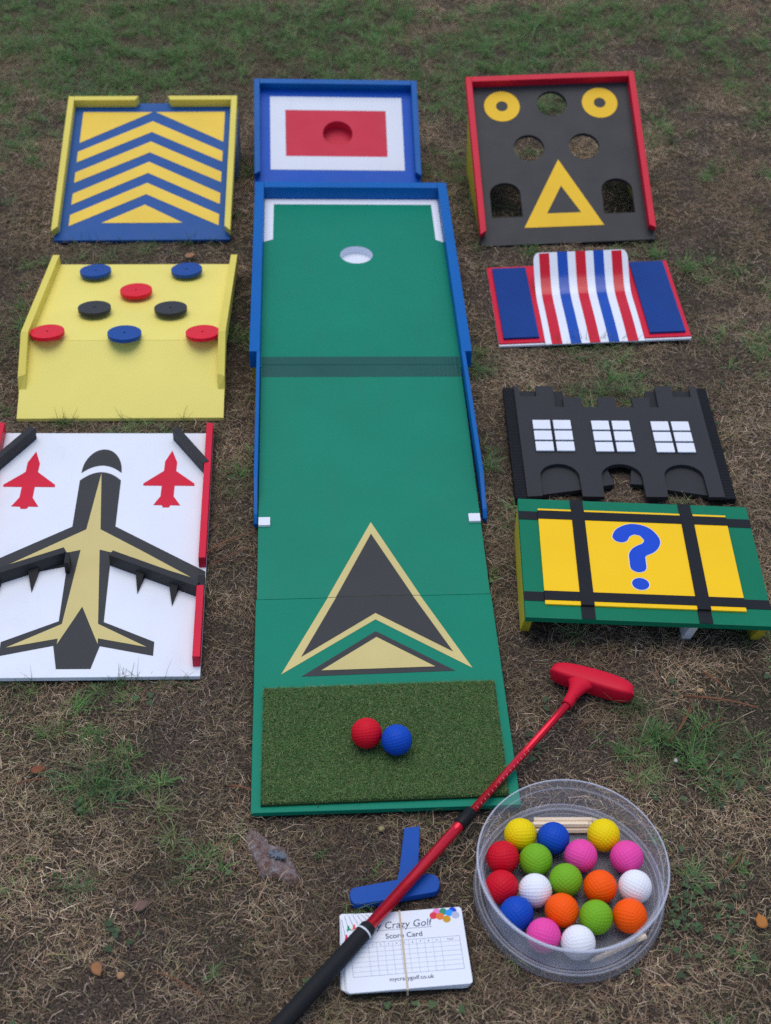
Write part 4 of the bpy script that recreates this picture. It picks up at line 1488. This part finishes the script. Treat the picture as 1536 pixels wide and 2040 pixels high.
# ------------------------------------------------------------------ grass
GREEN = [(-0.86, 3.63, 0.15, 1), (-0.61, 3.64, 0.19, 1), (-0.7, 3.41, 0.19, 1), (-0.44, 3.47, 0.12, 0.6), (-0.1, 3.72, 0.14, 1), (-0.11, 3.46, 0.1, 0.8), (0.15, 3.58, 0.09, 0.6), (0.28, 3.52, 0.07, 0.7),
         (0.4, 3.73, 0.1, 0.6), (0.67, 3.74, 0.1, 0.4), (0.84, 3.6, 0.1, 0.35), (-0.44, 3.26, 0.07, 0.6), (-0.31, 2.95, 0.05, 0.5), (-0.28, 2.32, 0.06, 0.6), (-0.24, 1.9, 0.04, 1), (-0.23, 1.79, 0.03, 0.7),
         (-0.41, 2.04, 0.05, 0.6), (0.4, 2.15, 0.05, 1), (0.33, 2.14, 0.04, 0.6), (-0.41, 1.41, 0.04, 0.6), (-0.51, 1.42, 0.03, 0.6), (-0.46, 1.34, 0.03, 0.6), (-0.4, 1.27, 0.06, 1), (-0.42, 1.22, 0.04, 0.6),
         (0.41, 1.35, 0.06, 1), (0.47, 1.34, 0.05, 1), (0.5, 1.31, 0.04, 0.6), (0.34, 1.41, 0.03, 0.8), (0.41, 1.17, 0.04, 0.35), (0.53, 1.56, 0.04, 0.6), (0.16, 2.22, 0.05, 0.6), (0.17, 2.01, 0.05, 0.6),
         (0.18, 1.91, 0.04, 0.6), (0.52, 2.63, 0.08, 0.4), (0.64, 2.52, 0.08, 0.4), (0.11, 2.92, 0.07, 0.4), (0.13, 3.28, 0.09, 0.6), (0.29, 2.68, 0.06, 0.6), (0.38, 2.29, 0.06, 0.6), (-0.67, 2.35, 0.08, 0.35),
         (-0.7, 2.28, 0.06, 0.35), (-0.26, 1.16, 0.03, 0.35), (-0.37, 1.11, 0.03, 0.35), (0.67, 2.28, 0.07, 0.35), (0.33, 2.26, 0.05, 0.35), (-0.55, 2.06, 0.02, 1), (-0.53, 2.62, 0.06, 0.6), (-0.45, 2.64, 0.04, 0.6),
         (0.2, 2.75, 0.06, 0.5), (0.38, 3.24, 0.06, 1), (0.0, 3.25, 0.08, 0.5), (-0.95, 3.2, 0.15, 0.6), (-1.1, 3.6, 0.2, 0.9)]


def green_mask(x, y):
    m = np.zeros_like(x)
    for gx, gy, r, s in GREEN:
        m = np.maximum(m, s * np.exp(-((x - gx) ** 2 + (y - gy) ** 2) / (1.1 * r * r)))
    m = m * (0.45 + 1.1 * vnoise(x, y, 0.05, 21))
    m += np.clip((y - 3.05) / 0.6, 0, 1) * np.clip(vnoise(x, y, 0.16, 22) - 0.22, 0, 1) * 1.5 * np.clip(1 - (x + 0.3) * 0.55, 0.4, 1)
    m += np.clip(vnoise(x, y, 0.11, 23) - 0.70, 0, 1) * 0.7
    return np.clip(m, 0, 1)


footprint(Matrix.Translation((-0.140, 1.152, 0)) @ Matrix.Rotation(R(-42), 4, 'Z'), -0.030, 0.028, -0.008, 0.010, 0.0015)
CULL_INV = [(np.array(mw.inverted()), np.array(mw), u0, u1, v0, v1, n) for mw, u0, u1, v0, v1, n in CULL]


def clearance(x, y):
    """height of the lowest underside above each point (large where nothing covers it)"""
    h = np.full(x.shape, 9.0)
    for inv, mw, u0, u1, v0, v1, n in CULL_INV:
        N, P = mw[:3, 2], mw[:3, 3] + mw[:3, 2] * n
        z = P[2] - (N[0] * (x - P[0]) + N[1] * (y - P[1])) / N[2]
        q = np.stack([x, y, z, np.ones_like(x)], 0)
        l = inv @ q.reshape(4, -1)
        u, v = l[0].reshape(x.shape), l[1].reshape(x.shape)
        ins = (u > u0) & (u < u1) & (v > v0) & (v < v1)
        h = np.where(ins & (z < h), z, h)
    h = np.where(((x - ELL[0]) / ELL[2]) ** 2 + ((y - ELL[1]) / ELL[3]) ** 2 < 1, 0.0, h)
    return h


def scatter(n, dens=None, margin=0.22):
    """points over the lawn in view plus a margin to either side"""
    y = 0.66 + (4.25 - 0.66) * RNG.random(n) ** 0.9
    half = 0.46 + (y - 0.9) * 0.205 + margin
    x = RNG.uniform(-1, 1, n) * half
    k = RNG.random(n) < half / (0.46 + (4.25 - 0.9) * 0.205 + margin)
    x, y = x[k], y[k]
    if dens is not None:
        k = RNG.random(len(x)) < dens(x, y)
        x, y = x[k], y[k]
    return x, y


def keep_free(V, F, C, pz, px, py, S, low=0.004):
    """drop blades that would stick into a board"""
    ok = np.ones(len(px), bool)
    for k in range(0, S + 1):
        h = clearance(px[:, k], py[:, k])
        ok &= ~((h < 1.0) & (pz[:, k] > h - 0.002)) | ((h < 1.0) & (h < low) & (pz[:, k] < 0.0055) & (k == S) & False)
    n = len(px)
    V, C = V[ok], C[ok]
    m = int(ok.sum())
    base = (np.arange(m) * (S + 1) * 2)[:, None, None]
    kk = np.arange(S)[None, :, None] * 2
    F = (base + kk + np.array([0, 1, 3, 2])[None, None]).reshape(-1, 4)
    return V, F, C


def mixcol(n, pal, w, jit=0.22):
    pal = np.array(pal)
    i = RNG.choice(len(pal), n, p=np.array(w) / np.sum(w))
    c = pal[i] * RNG.uniform(1 - jit, 1 + jit, n)[:, None]
    return np.clip(c, 0.003, 0.9)


DRY = [(0.150, 0.112, 0.075), (0.098, 0.070, 0.047), (0.215, 0.170, 0.120), (0.060, 0.040, 0.028), (0.120, 0.075, 0.045), (0.100, 0.098, 0.048), (0.170, 0.140, 0.110), (0.290, 0.240, 0.180)]
DRYW = [5, 6, 2.2, 5, 2.4, 4.0, 2.6, 0.35]


def dry_dens(x, y):
    return np.clip(0.50 + 1.3 * (vnoise(x, y, 0.055, 31) - 0.40) + 0.9 * (vnoise(x, y, 0.22, 32) - 0.5), 0.10, 1)


# flattened dead thatch
x, y = scatter(840000, dry_dens)
n = len(x)
gz = ground_z(x, y)
patch = vnoise(x, y, 0.12, 33)
L = RNG.gamma(4, 0.0036, n) + 0.005
W = RNG.uniform(0.00042, 0.00095, n)
cc = mixcol(n, DRY, DRYW, 0.35) * np.array([[2.95, 2.80, 2.65]])
cc *= (0.42 + 0.75 * patch + 0.45 * vnoise(x, y, 0.3, 34))[:, None]
gm = green_mask(x, y)
tint = np.clip(gm * 0.8, 0, 0.7)[:, None]
cc = cc * (1 - tint) + tint * np.array([[0.12, 0.14, 0.06]])
V, F, C, pz, px, py = blades(x, y, gz + RNG.uniform(0.0, 0.006, n), RNG.uniform(0, 6.283, n), L, W, RNG.normal(0.32, 0.35, n), RNG.normal(-0.38, 0.45, n), RNG.normal(0, 1.5, n), cc, 2, floor=gz + 0.0008)
V, F, C = keep_free(V, F, C, pz, px, py, 2)
# crumbs of bark, leaf and moss among the thatch
x, y = scatter(440000, lambda a, b: np.clip(1.15 - dry_dens(a, b) * 0.7, 0.2, 1))
n = len(x)
gz = ground_z(x, y)
cr_c = mixcol(n, [(0.060, 0.040, 0.030), (0.095, 0.064, 0.045), (0.150, 0.105, 0.075), (0.060, 0.066, 0.032), (0.200, 0.165, 0.130), (0.030, 0.022, 0.018)], [4, 4, 2.4, 2.5, 1.6, 3], 0.4) * 2.1
V2, F2, C2, pz, px, py = blades(x, y, gz + RNG.uniform(0.0005, 0.0055, n), RNG.uniform(0, 6.283, n), RNG.uniform(0.002, 0.0085, n), RNG.uniform(0.0006, 0.0017, n), RNG.normal(0.1, 0.5, n), RNG.normal(-0.1, 0.5, n), RNG.normal(0, 1.0, n), cr_c, 1, floor=gz + 0.0006)
V2, F2, C2 = keep_free(V2, F2, C2, pz, px, py, 1)
F2 = F2 + V.reshape(-1, 3).shape[0]
V, C = np.concatenate([V.reshape(-1, 3), V2.reshape(-1, 3)]), np.concatenate([C.reshape(-1, 4), C2.reshape(-1, 4)])
F = np.concatenate([F, F2])
build_blades('dry_grass', V, F, C, BL, 'flattened dry brown grass thatch over the lawn')

# green and half-green grass
GRN = [(0.036, 0.074, 0.022), (0.055, 0.095, 0.030), (0.028, 0.055, 0.018), (0.085, 0.110, 0.042), (0.100, 0.105, 0.050), (0.045, 0.085, 0.040)]
GRNW = [4, 4, 3, 2, 1.2, 2]
gx_, gy_ = scatter(16000, lambda a, b: np.clip(green_mask(a, b) ** 1.1 * (1.0 + 0.5 * (b > 3.0)) + 0.022, 0, 1))
k = RNG.integers(10, 46, len(gx_))
cid = np.repeat(np.arange(len(gx_)), k)
n = len(cid)
rad = np.repeat(RNG.uniform(0.004, 0.016, len(gx_)), k)
ang = RNG.uniform(0, 6.283, n)
rr_ = rad * np.sqrt(RNG.random(n))
x, y = gx_[cid] + rr_ * np.cos(ang), gy_[cid] + rr_ * np.sin(ang)
gz = ground_z(x, y)
ctone = mixcol(len(gx_), GRN, GRNW, 0.3)
cc = (ctone[cid] * 0.6 + mixcol(n, GRN, GRNW) * 0.4) * np.array([[2.7, 3.2, 2.7]])
dead = RNG.random(n) < 0.16
cc[dead] = mixcol(int(dead.sum()), DRY, DRYW) * 2.0
hd = np.where(RNG.random(n) < 0.6, ang, np.repeat(RNG.uniform(0, 6.283, len(gx_)), k)) + RNG.normal(0, 0.5, n)
L = (0.010 + RNG.gamma(4, 0.0033, n)) * np.repeat(RNG.uniform(0.7, 1.3, len(gx_)), k)
V, F, C, pz, px, py = blades(x, y, gz + 0.001, hd, L, RNG.uniform(0.0007, 0.0013, n), RNG.normal(0.95, 0.3, n), RNG.normal(-0.05, 0.5, n), RNG.normal(0, 0.5, n), cc, 3, floor=gz + 0.001)
V, F, C = keep_free(V, F, C, pz, px, py, 3)
build_blades('green_grass', V, F, C, BL, 'patches of short green grass in the lawn')

# tufts that lap over the near edges of the boards
TU = []
for mw, spots in ((CH, [-0.13, -0.08, -0.02, 0.03, 0.085, 0.10, 0.14]), (frame(HX, HY, 0, 1.7), [-0.10, -0.092, 0.02, 0.11]), (AF, [-0.085, -0.07, 0.045, 0.055, 0.06, 0.075, 0.11, 0.14]),
                  (SF, [-0.03, -0.015, 0.01, 0.03, 0.04, -0.06, 0.06]), (BB, [0.02, 0.05, 0.055, 0.12, 0.125, -0.1]), (QF, []), (LANE, [-0.10, 0.05])):
    for s in spots:
        p = mw @ Vector((s, -0.006, 0))
        for _ in range(random.randint(5, 16)):
            TU.append((p.x + random.gauss(0, 0.008), p.y - abs(random.gauss(0, 0.004)) - 0.001))
for (gx, gy, m_, sp) in ((0.545 - 0.19, 1.408, 40, 0.012), (0.352, 1.408, 50, 0.012), (-0.405, 1.33, 50, 0.016), (0.40, 1.345, 90, 0.018), (0.46, 1.35, 80, 0.02), (-0.395, 1.255, 80, 0.025), (-0.38, 1.29, 50, 0.02), (0.40, 2.146, 70, 0.02), (0.33, 2.146, 40, 0.015), (0.47, 1.0, 40, 0.02)):
    for _ in range(m_):
        TU.append((gx + random.gauss(0, sp), gy + random.gauss(0, sp * 0.7)))
TU = np.array(TU)
n = len(TU)
cc = mixcol(n, GRN + [(0.12, 0.095, 0.06)], GRNW + [3]) * 1.5
gz = ground_z(TU[:, 0], TU[:, 1])
V, F, C, pz, px, py = blades(TU[:, 0], TU[:, 1], gz, RNG.uniform(0, 6.28, n), RNG.uniform(0.018, 0.046, n), RNG.uniform(0.0007, 0.0012, n), RNG.normal(1.05, 0.25, n), RNG.normal(0.2, 0.5, n), RNG.normal(0, 0.5, n), cc, 4, floor=gz)
build_blades('edge_grass', V, F, C, BL, 'small grass tufts at the feet of the boards')

# clover and other small round leaves
CL = [(0.43, 1.395), (0.406, 1.349), (0.396, 1.376), (0.442, 1.359), (0.228, 1.419), (0.23, 1.401), (0.203, 1.355), (0.214, 1.324), (0.212, 1.337), (0.203, 1.311), (0.357, 1.083), (0.367, 1.061), (0.36, 1.02),
      (0.412, 1.113), (0.401, 1.128), (0.383, 1.09), (0.42, 1.084), (0.372, 1.012), (0.36, 0.984), (0.414, 1.461), (0.414, 1.437), (0.552, 1.468), (-0.333, 1.044), (-0.329, 1.037), (-0.322, 1.03), (-0.328, 1.009),
      (-0.403, 1.225), (-0.395, 1.217), (-0.348, 1.409), (-0.328, 1.419), (-0.193, 1.126), (-0.092, 0.958), (-0.095, 0.948), (-0.087, 0.972), (-0.424, 0.911), (0.009, 0.942), (0.062, 0.942), (0.044, 0.945),
      (0.097, 0.936), (0.358, 1.257), (0.363, 1.249), (0.484, 1.281), (0.501, 1.298), (0.51, 1.273), (0.465, 1.289), (0.399, 1.246), (-0.326, 1.401), (0.263, 3.365), (0.283, 3.502), (0.244, 3.473), (0.57, 2.1),
      (0.572, 2.057), (0.601, 2.181), (0.37, 2.145), (0.353, 2.15)]
lvs, lfs, lcs = [], [], []


def leaflet(cx, cy, cz, a, r, rgb, elev):
    b0 = len(lvs)
    pts = [(0, 0)] + [(r * (1 + math.cos(q)) * 1.02, r * math.sin(q) * 0.98) for q in (math.pi * 0.86, math.pi * 0.6, math.pi * 0.32, 0.13, -0.13, -math.pi * 0.32, -math.pi * 0.6, -math.pi * 0.86)]
    for (s, w) in pts:
        zz = cz + math.sin(elev) * s + 0.12 * abs(w)
        lvs.append((cx + math.cos(a) * s * math.cos(elev) - math.sin(a) * w, cy + math.sin(a) * s * math.cos(elev) + math.cos(a) * w, zz))
        lcs.append((*rgb, 1))
    for k in range(1, 8, 2):
        lfs.append((b0, b0 + k, b0 + k + 1, b0 + min(k + 2, 8)) if k < 7 else (b0, b0 + 7, b0 + 8, b0 + 8))


pl_c = list(CL)
for (gx, gy, m_, sp) in ((0.39, 1.07, 80, 0.034), (0.47, 1.29, 20, 0.03), (0.41, 1.37, 8, 0.03), (-0.32, 1.03, 6, 0.015), (0.40, 1.13, 8, 0.03), (-0.40, 1.22, 5, 0.015)):
    for _ in range(m_):
        pl_c.append((gx + random.gauss(0, sp), gy + random.gauss(0, sp)))
pcx = np.array(pl_c)
free = clearance(pcx[:, 0], pcx[:, 1]) > 1
free &= ((pcx[:, 0] - TUBC[0]) / 0.128) ** 2 + ((pcx[:, 1] - TUBC[1]) / 0.137) ** 2 > 1
for (cx, cy), fr_ in zip(pl_c, free):
    if not fr_:
        continue
    big = random.random() < 0.4 or (cx, cy) in CL
    zc = float(ground_z(cx, cy)) + random.uniform(0.006, 0.012)
    a0 = random.uniform(0, 6.28)
    s_ = random.uniform(0.8, 1.25)
    rgb = [q * s_ for q in random.choice([(0.070, 0.120, 0.050), (0.080, 0.135, 0.055), (0.055, 0.092, 0.045)])]
    for k in range(3):
        leaflet(cx, cy, zc, a0 + k * 2.094 + random.uniform(-0.2, 0.2), random.uniform(0.0018, 0.0034) if big else random.uniform(0.0012, 0.0020), rgb, random.uniform(-0.1, 0.35))
fq = [f if f[2] != f[3] else f[:3] for f in lfs]
me = bpy.data.meshes.new('clover')
me.from_pydata(lvs, [], fq)
at = me.attributes.new('col', 'FLOAT_COLOR', 'POINT')
at.data.foreach_set('color', np.array(lcs, np.float32).ravel())
me.materials.append(BL)
me.update()
o = bpy.data.objects.new('clover', me)
col.objects.link(o)
o['kind'] = 'stuff'
o['label'] = 'small clover leaves growing through the thatch'


# ------------------------------------------------------------------ dead leaves, pine needles, pebbles
def leaf(x, y, size, rgb, rot, label, shape='round', curl=0.25):
    if shape == 'holly':
        pts = [(-1, 0), (-0.72, 0.34), (-0.52, 0.20), (-0.25, 0.52), (0.0, 0.24), (0.30, 0.50), (0.50, 0.20), (0.72, 0.30), (1, 0), (0.7, -0.30), (0.48, -0.18), (0.25, -0.50), (0.0, -0.22), (-0.3, -0.50), (-0.52, -0.18), (-0.75, -0.32)]
    else:
        pts = [(-0.95, 0.05), (-0.70, 0.45), (-0.30, 0.68), (0.05, 0.62), (0.45, 0.56), (0.72, 0.25), (1.10, -0.05), (0.62, -0.36), (0.30, -0.62), (-0.15, -0.60), (-0.60, -0.55), (-0.82, -0.28)]
    pts = [(a * random.uniform(0.9, 1.08), b * random.uniform(0.85, 1.1)) for a, b in pts]
    k = len(pts)
    vs = [(0, 0, 0)] + [(a * size * 0.5, b * size * 0.5, 0) for a, b in pts] + [(a * size, b * size, 0) for a, b in pts]
    vs = [(a, b, curl * (b * b) / size + curl * 0.4 * (a * a) / size + random.uniform(-0.0004, 0.0004)) for a, b, _ in vs]
    fs = [(0, 1 + i, 1 + (i + 1) % k) for i in range(k)] + [(1 + i, 1 + k + i, 1 + k + (i + 1) % k, 1 + (i + 1) % k) for i in range(k)]
    o = obj('fallen_leaf', vs, fs, paint('leaf_%d_%d_%d' % rgb, rgb, 0.6, 0.22, 0.6, 30), None, smooth=True)
    md = o.modifiers.new('solid', 'SOLIDIFY')
    md.thickness = 0.0004
    o.location = (x, y, float(ground_z(x, y)) + 0.0095)
    o.rotation_euler = (random.uniform(-0.25, 0.25), random.uniform(-0.25, 0.25), rot)
    tag(o, label, 'leaf', 'fallen leaves on the lawn')


leaf(-0.463, 1.2832, 0.0098, (128, 76, 54), 0.3, 'rust brown fallen leaf beside the green grass patch')
leaf(-0.3376, 0.9826, 0.0100, (150, 104, 68), -1.0, 'tan curled fallen leaf below a clover sprig')
leaf(-0.2972, 1.0727, 0.0115, (112, 86, 78), 0.5, 'dull pinkish brown fallen leaf on the thatch')
leaf(0.4702, 1.0605, 0.0105, (172, 112, 56), 1.9, 'orange fallen leaf past the tub of balls')
leaf(-0.1340, 1.1500, 0.0165, (100, 106, 116), -0.5, 'grey blue spiky holly leaf lying on the flat stone', 'holly', 0.10)
leaf(-0.395, 2.575, 0.0110, (150, 110, 80), 0.1, 'pale brown fallen leaf behind the yellow hump', curl=0.4)
leaf(-0.348, 2.895, 0.0110, (200, 160, 40), 0.4, 'yellow fallen leaf beside the blue target box')


# flat weathered stone, half sunk in the soil before the lane
def stone_mat():
    m = bpy.data.materials.new('weathered_stone')
    m.use_nodes = True
    nt = m.node_tree
    b = nt.nodes['Principled BSDF']
    tc = nt.nodes.new('ShaderNodeTexCoord')
    n1 = nt.nodes.new('ShaderNodeTexNoise')
    n1.inputs['Scale'].default_value = 120
    n1.inputs['Detail'].default_value = 8
    n1.inputs['Roughness'].default_value = 0.7
    nt.links.new(tc.outputs['Object'], n1.inputs['Vector'])
    r1 = nt.nodes.new('ShaderNodeValToRGB')
    e = r1.color_ramp.elements
    e[0].position, e[0].color = 0.34, (0.06, 0.04, 0.035, 1)
    e[1].position, e[1].color = 0.70, (0.44, 0.42, 0.43, 1)
    q = e.new(0.46)
    q.color = (0.20, 0.120, 0.100, 1)
    q = e.new(0.57)
    q.color = (0.24, 0.20, 0.195, 1)
    nt.links.new(n1.outputs['Fac'], r1.inputs['Fac'])
    nt.links.new(r1.outputs['Color'], b.inputs['Base Color'])
    b.inputs['Roughness'].default_value = 0.85
    b.inputs['Specular IOR Level'].default_value = 0.2
    bp = nt.nodes.new('ShaderNodeBump')
    bp.inputs['Strength'].default_value = 1.0
    bp.inputs['Distance'].default_value = 0.006
    nt.links.new(n1.outputs['Fac'], bp.inputs['Height'])
    nt.links.new(bp.outputs['Normal'], b.inputs['Normal'])
    return m


so = [(-0.036, 0.034), (-0.030, 0.040), (-0.020, 0.036), (-0.012, 0.030), (-0.002, 0.016), (0.014, 0.014), (0.020, 0.004), (0.028, -0.012), (0.037, -0.030), (0.030, -0.040), (0.014, -0.034), (0.002, -0.028), (-0.008, -0.030), (-0.018, -0.014), (-0.022, -0.004), (-0.032, 0.012)]
so = catmull(so + [so[0]], 4)[:-1]
vs, fs = [], []
for sc_, zz in ((1.05, -0.006), (1.0, 0.0015), (0.86, 0.0042), (0.5, 0.0050)):
    for a, b in so:
        vs.append((a * sc_ * random.uniform(0.96, 1.04), b * sc_ * random.uniform(0.92, 1.08), zz + random.uniform(-0.0014, 0.0014)))
k = len(so)
for r_ in range(3):
    for i in range(k):
        j = (i + 1) % k
        fs.append((r_ * k + i, r_ * k + j, (r_ + 1) * k + j, (r_ + 1) * k + i))
fs.append([3 * k + i for i in range(k)])
st_o = obj('flat_stone', vs, [f[::-1] for f in fs], stone_mat(), None, smooth=True)
st_o.location = (-0.140, 1.152, 0.0)
tag(st_o, 'flat pinkish grey stone sunk in the soil before the green lane', 'stone')


def needle(a, b, rad, label, bow=0.004, pair=True):
    o = thing('pine_needle', label, 'pine needle', Matrix.Translation((a[0], a[1], 0)), 'brown pine needles on the lawn')
    for q in ((0, 1) if pair else (0,)):
        pts = []
        for i in range(9):
            t_ = i / 8
            px_, py_ = a[0] + (b[0] - a[0]) * t_, a[1] + (b[1] - a[1]) * t_
            dx, dy = b[0] - a[0], b[1] - a[1]
            l = math.hypot(dx, dy)
            bw = bow * math.sin(math.pi * t_) + q * (0.0035 * t_)
            pts.append((px_ - dy / l * bw - a[0], py_ + dx / l * bw - a[1], 0.0095 + 0.0025 * math.sin(3 * t_ + q)))
        tube('needle', pts, [rad * (0.7 + 0.3 * math.sin(math.pi * min(1, i / 8 + 0.15))) for i in range(9)], paint('needle_brown', (124, 82, 58), 0.6, 0.12), o, n=6)


needle((0.4237, 1.4246), (0.5268, 1.4058), 0.0010, 'long brown pine needle past the putter head, lying nearly level')
needle((0.3949, 1.3419), (0.4359, 1.4108), 0.0010, 'brown pine needle pointing down to the green tufts by the putter head', -0.003)
needle((0.4397, 1.365), (0.4756, 1.3856), 0.0009, 'short brown pine needle near the round pebble', 0.001, False)
needle((-0.2785, 1.707), (-0.2081, 1.7582), 0.0010, 'brown pine needle between the aeroplane board and the lane, longer one', 0.004)
needle((-0.2721, 1.6811), (-0.2059, 1.7279), 0.0009, 'brown pine needle between the aeroplane board and the lane, thinner one', -0.003, False)
needle((-0.2701, 0.9802), (-0.2067, 0.9447), 0.0011, 'tan pine needle lying beside the black putter grip', 0.003, False)
needle((0.4632, 1.1624), (0.4504 - 0.02, 1.12), 0.0011, 'tan pine needle past the tub, beside the clover', 0.002, False)
needle((-0.4870, 1.2560), (-0.4450, 1.2640), 0.0013, 'pale twig below the rust brown leaf', 0.001, False)
needle((0.4590, 1.4700), (0.4900, 1.4350), 0.0009, 'reddish pine needle above the round pebble', 0.002)
needle((-0.205, 1.2560), (-0.165, 1.2460), 0.0009, 'brown pine needle beside the turf mat edge', 0.002)


def pebble(x, y, r, rgb, label):
    vs, fs = [], []
    ph = random.uniform(0, 6)
    for i in range(1, 8):
        th = math.pi * i / 8
        for k in range(14):
            a = 2 * math.pi * k / 14
            rr = r * (1 + 0.10 * math.sin(2 * a + ph) + 0.06 * math.sin(3 * a + th * 2))
            vs.append((rr * math.sin(th) * math.cos(a) * 1.25, rr * math.sin(th) * math.sin(a), rr * 0.7 * math.cos(th)))
    t0 = len(vs)
    vs += [(0, 0, r * 0.7), (0, 0, -r * 0.7)]
    for i in range(6):
        for k in range(14):
            k2 = (k + 1) % 14
            fs.append((i * 14 + k, (i + 1) * 14 + k, (i + 1) * 14 + k2, i * 14 + k2))
    for k in range(14):
        k2 = (k + 1) % 14
        fs.append((t0, k, k2))
        fs.append((t0 + 1, 6 * 14 + k2, 6 * 14 + k))
    o = obj('pebble', vs, fs, paint('pebble_%d_%d_%d' % rgb, rgb, 0.7, 0.12, 0.5, 40), None, smooth=True)
    o.location = (x, y, float(ground_z(x, y)) + 0.0075)
    o.rotation_euler[2] = random.uniform(0, 3)
    tag(o, label, 'pebble', 'pebbles on the lawn')


pebble(0.4509, 1.4411, 0.0042, (170, 140, 104), 'smooth tan pebble above the long pine needle')
pebble(-0.3083, 0.9750, 0.0045, (168, 128, 92), 'tan pebble beside the tan curled leaf')
pebble(0.0, 1.1950, 0.0038, (150, 138, 96), 'flat yellowish pebble in front of the green lane')
pebble(0.3990, 1.3130, 0.0028, (200, 190, 180), 'small pale pebble past the putter shaft')
pebble(-0.355, 2.945, 0.0075, (196, 200, 206), 'white stone between the chevron ramp and the blue box')

# grit: pale specks of sand and quartz scattered in the soil
x, y = scatter(5200, lambda a, b: np.clip(vnoise(a, b, 0.15, 51) - 0.2, 0.05, 1))
free = clearance(x, y) > 1
x, y = x[free], y[free]
n = len(x)
r = RNG.gamma(3, 0.00025, n) + 0.0004
gz = ground_z(x, y) + RNG.uniform(0.003, 0.0075, n)
OCT = np.array([(1, 0, 0), (0, 1, 0), (-1, 0, 0), (0, -1, 0), (0.3, 0.3, 0.8), (-0.3, -0.3, 0.7)])
V = np.stack([x, y, gz], -1)[:, None] + OCT[None] * r[:, None, None] * RNG.uniform(0.6, 1.4, (n, 6, 1))
Q = np.array([(0, 1, 4, 4), (1, 2, 5, 4), (2, 3, 5, 5), (3, 0, 4, 5)])
me_v, me_f = V.reshape(-1, 3), []
tri = np.array([(0, 1, 4), (1, 2, 5), (1, 5, 4), (2, 3, 5), (3, 0, 4), (3, 4, 5)])
T = (np.arange(n)[:, None, None] * 6 + tri[None]).reshape(-1, 3)
me = bpy.data.meshes.new('grit')
me.from_pydata(me_v.tolist(), [], T.tolist())
cc = mixcol(n, [(0.45, 0.42, 0.38), (0.22, 0.16, 0.11), (0.10, 0.06, 0.04), (0.30, 0.20, 0.14)], [1, 2, 3, 1.5])
at = me.attributes.new('col', 'FLOAT_COLOR', 'POINT')
at.data.foreach_set('color', np.repeat(np.concatenate([cc, np.ones((n, 1))], 1), 6, 0).astype(np.float32).ravel())
me.materials.append(BL)
o = bpy.data.objects.new('grit', me)
col.objects.link(o)
o['kind'] = 'stuff'
o['label'] = 'pale grit and soil crumbs scattered over the lawn'
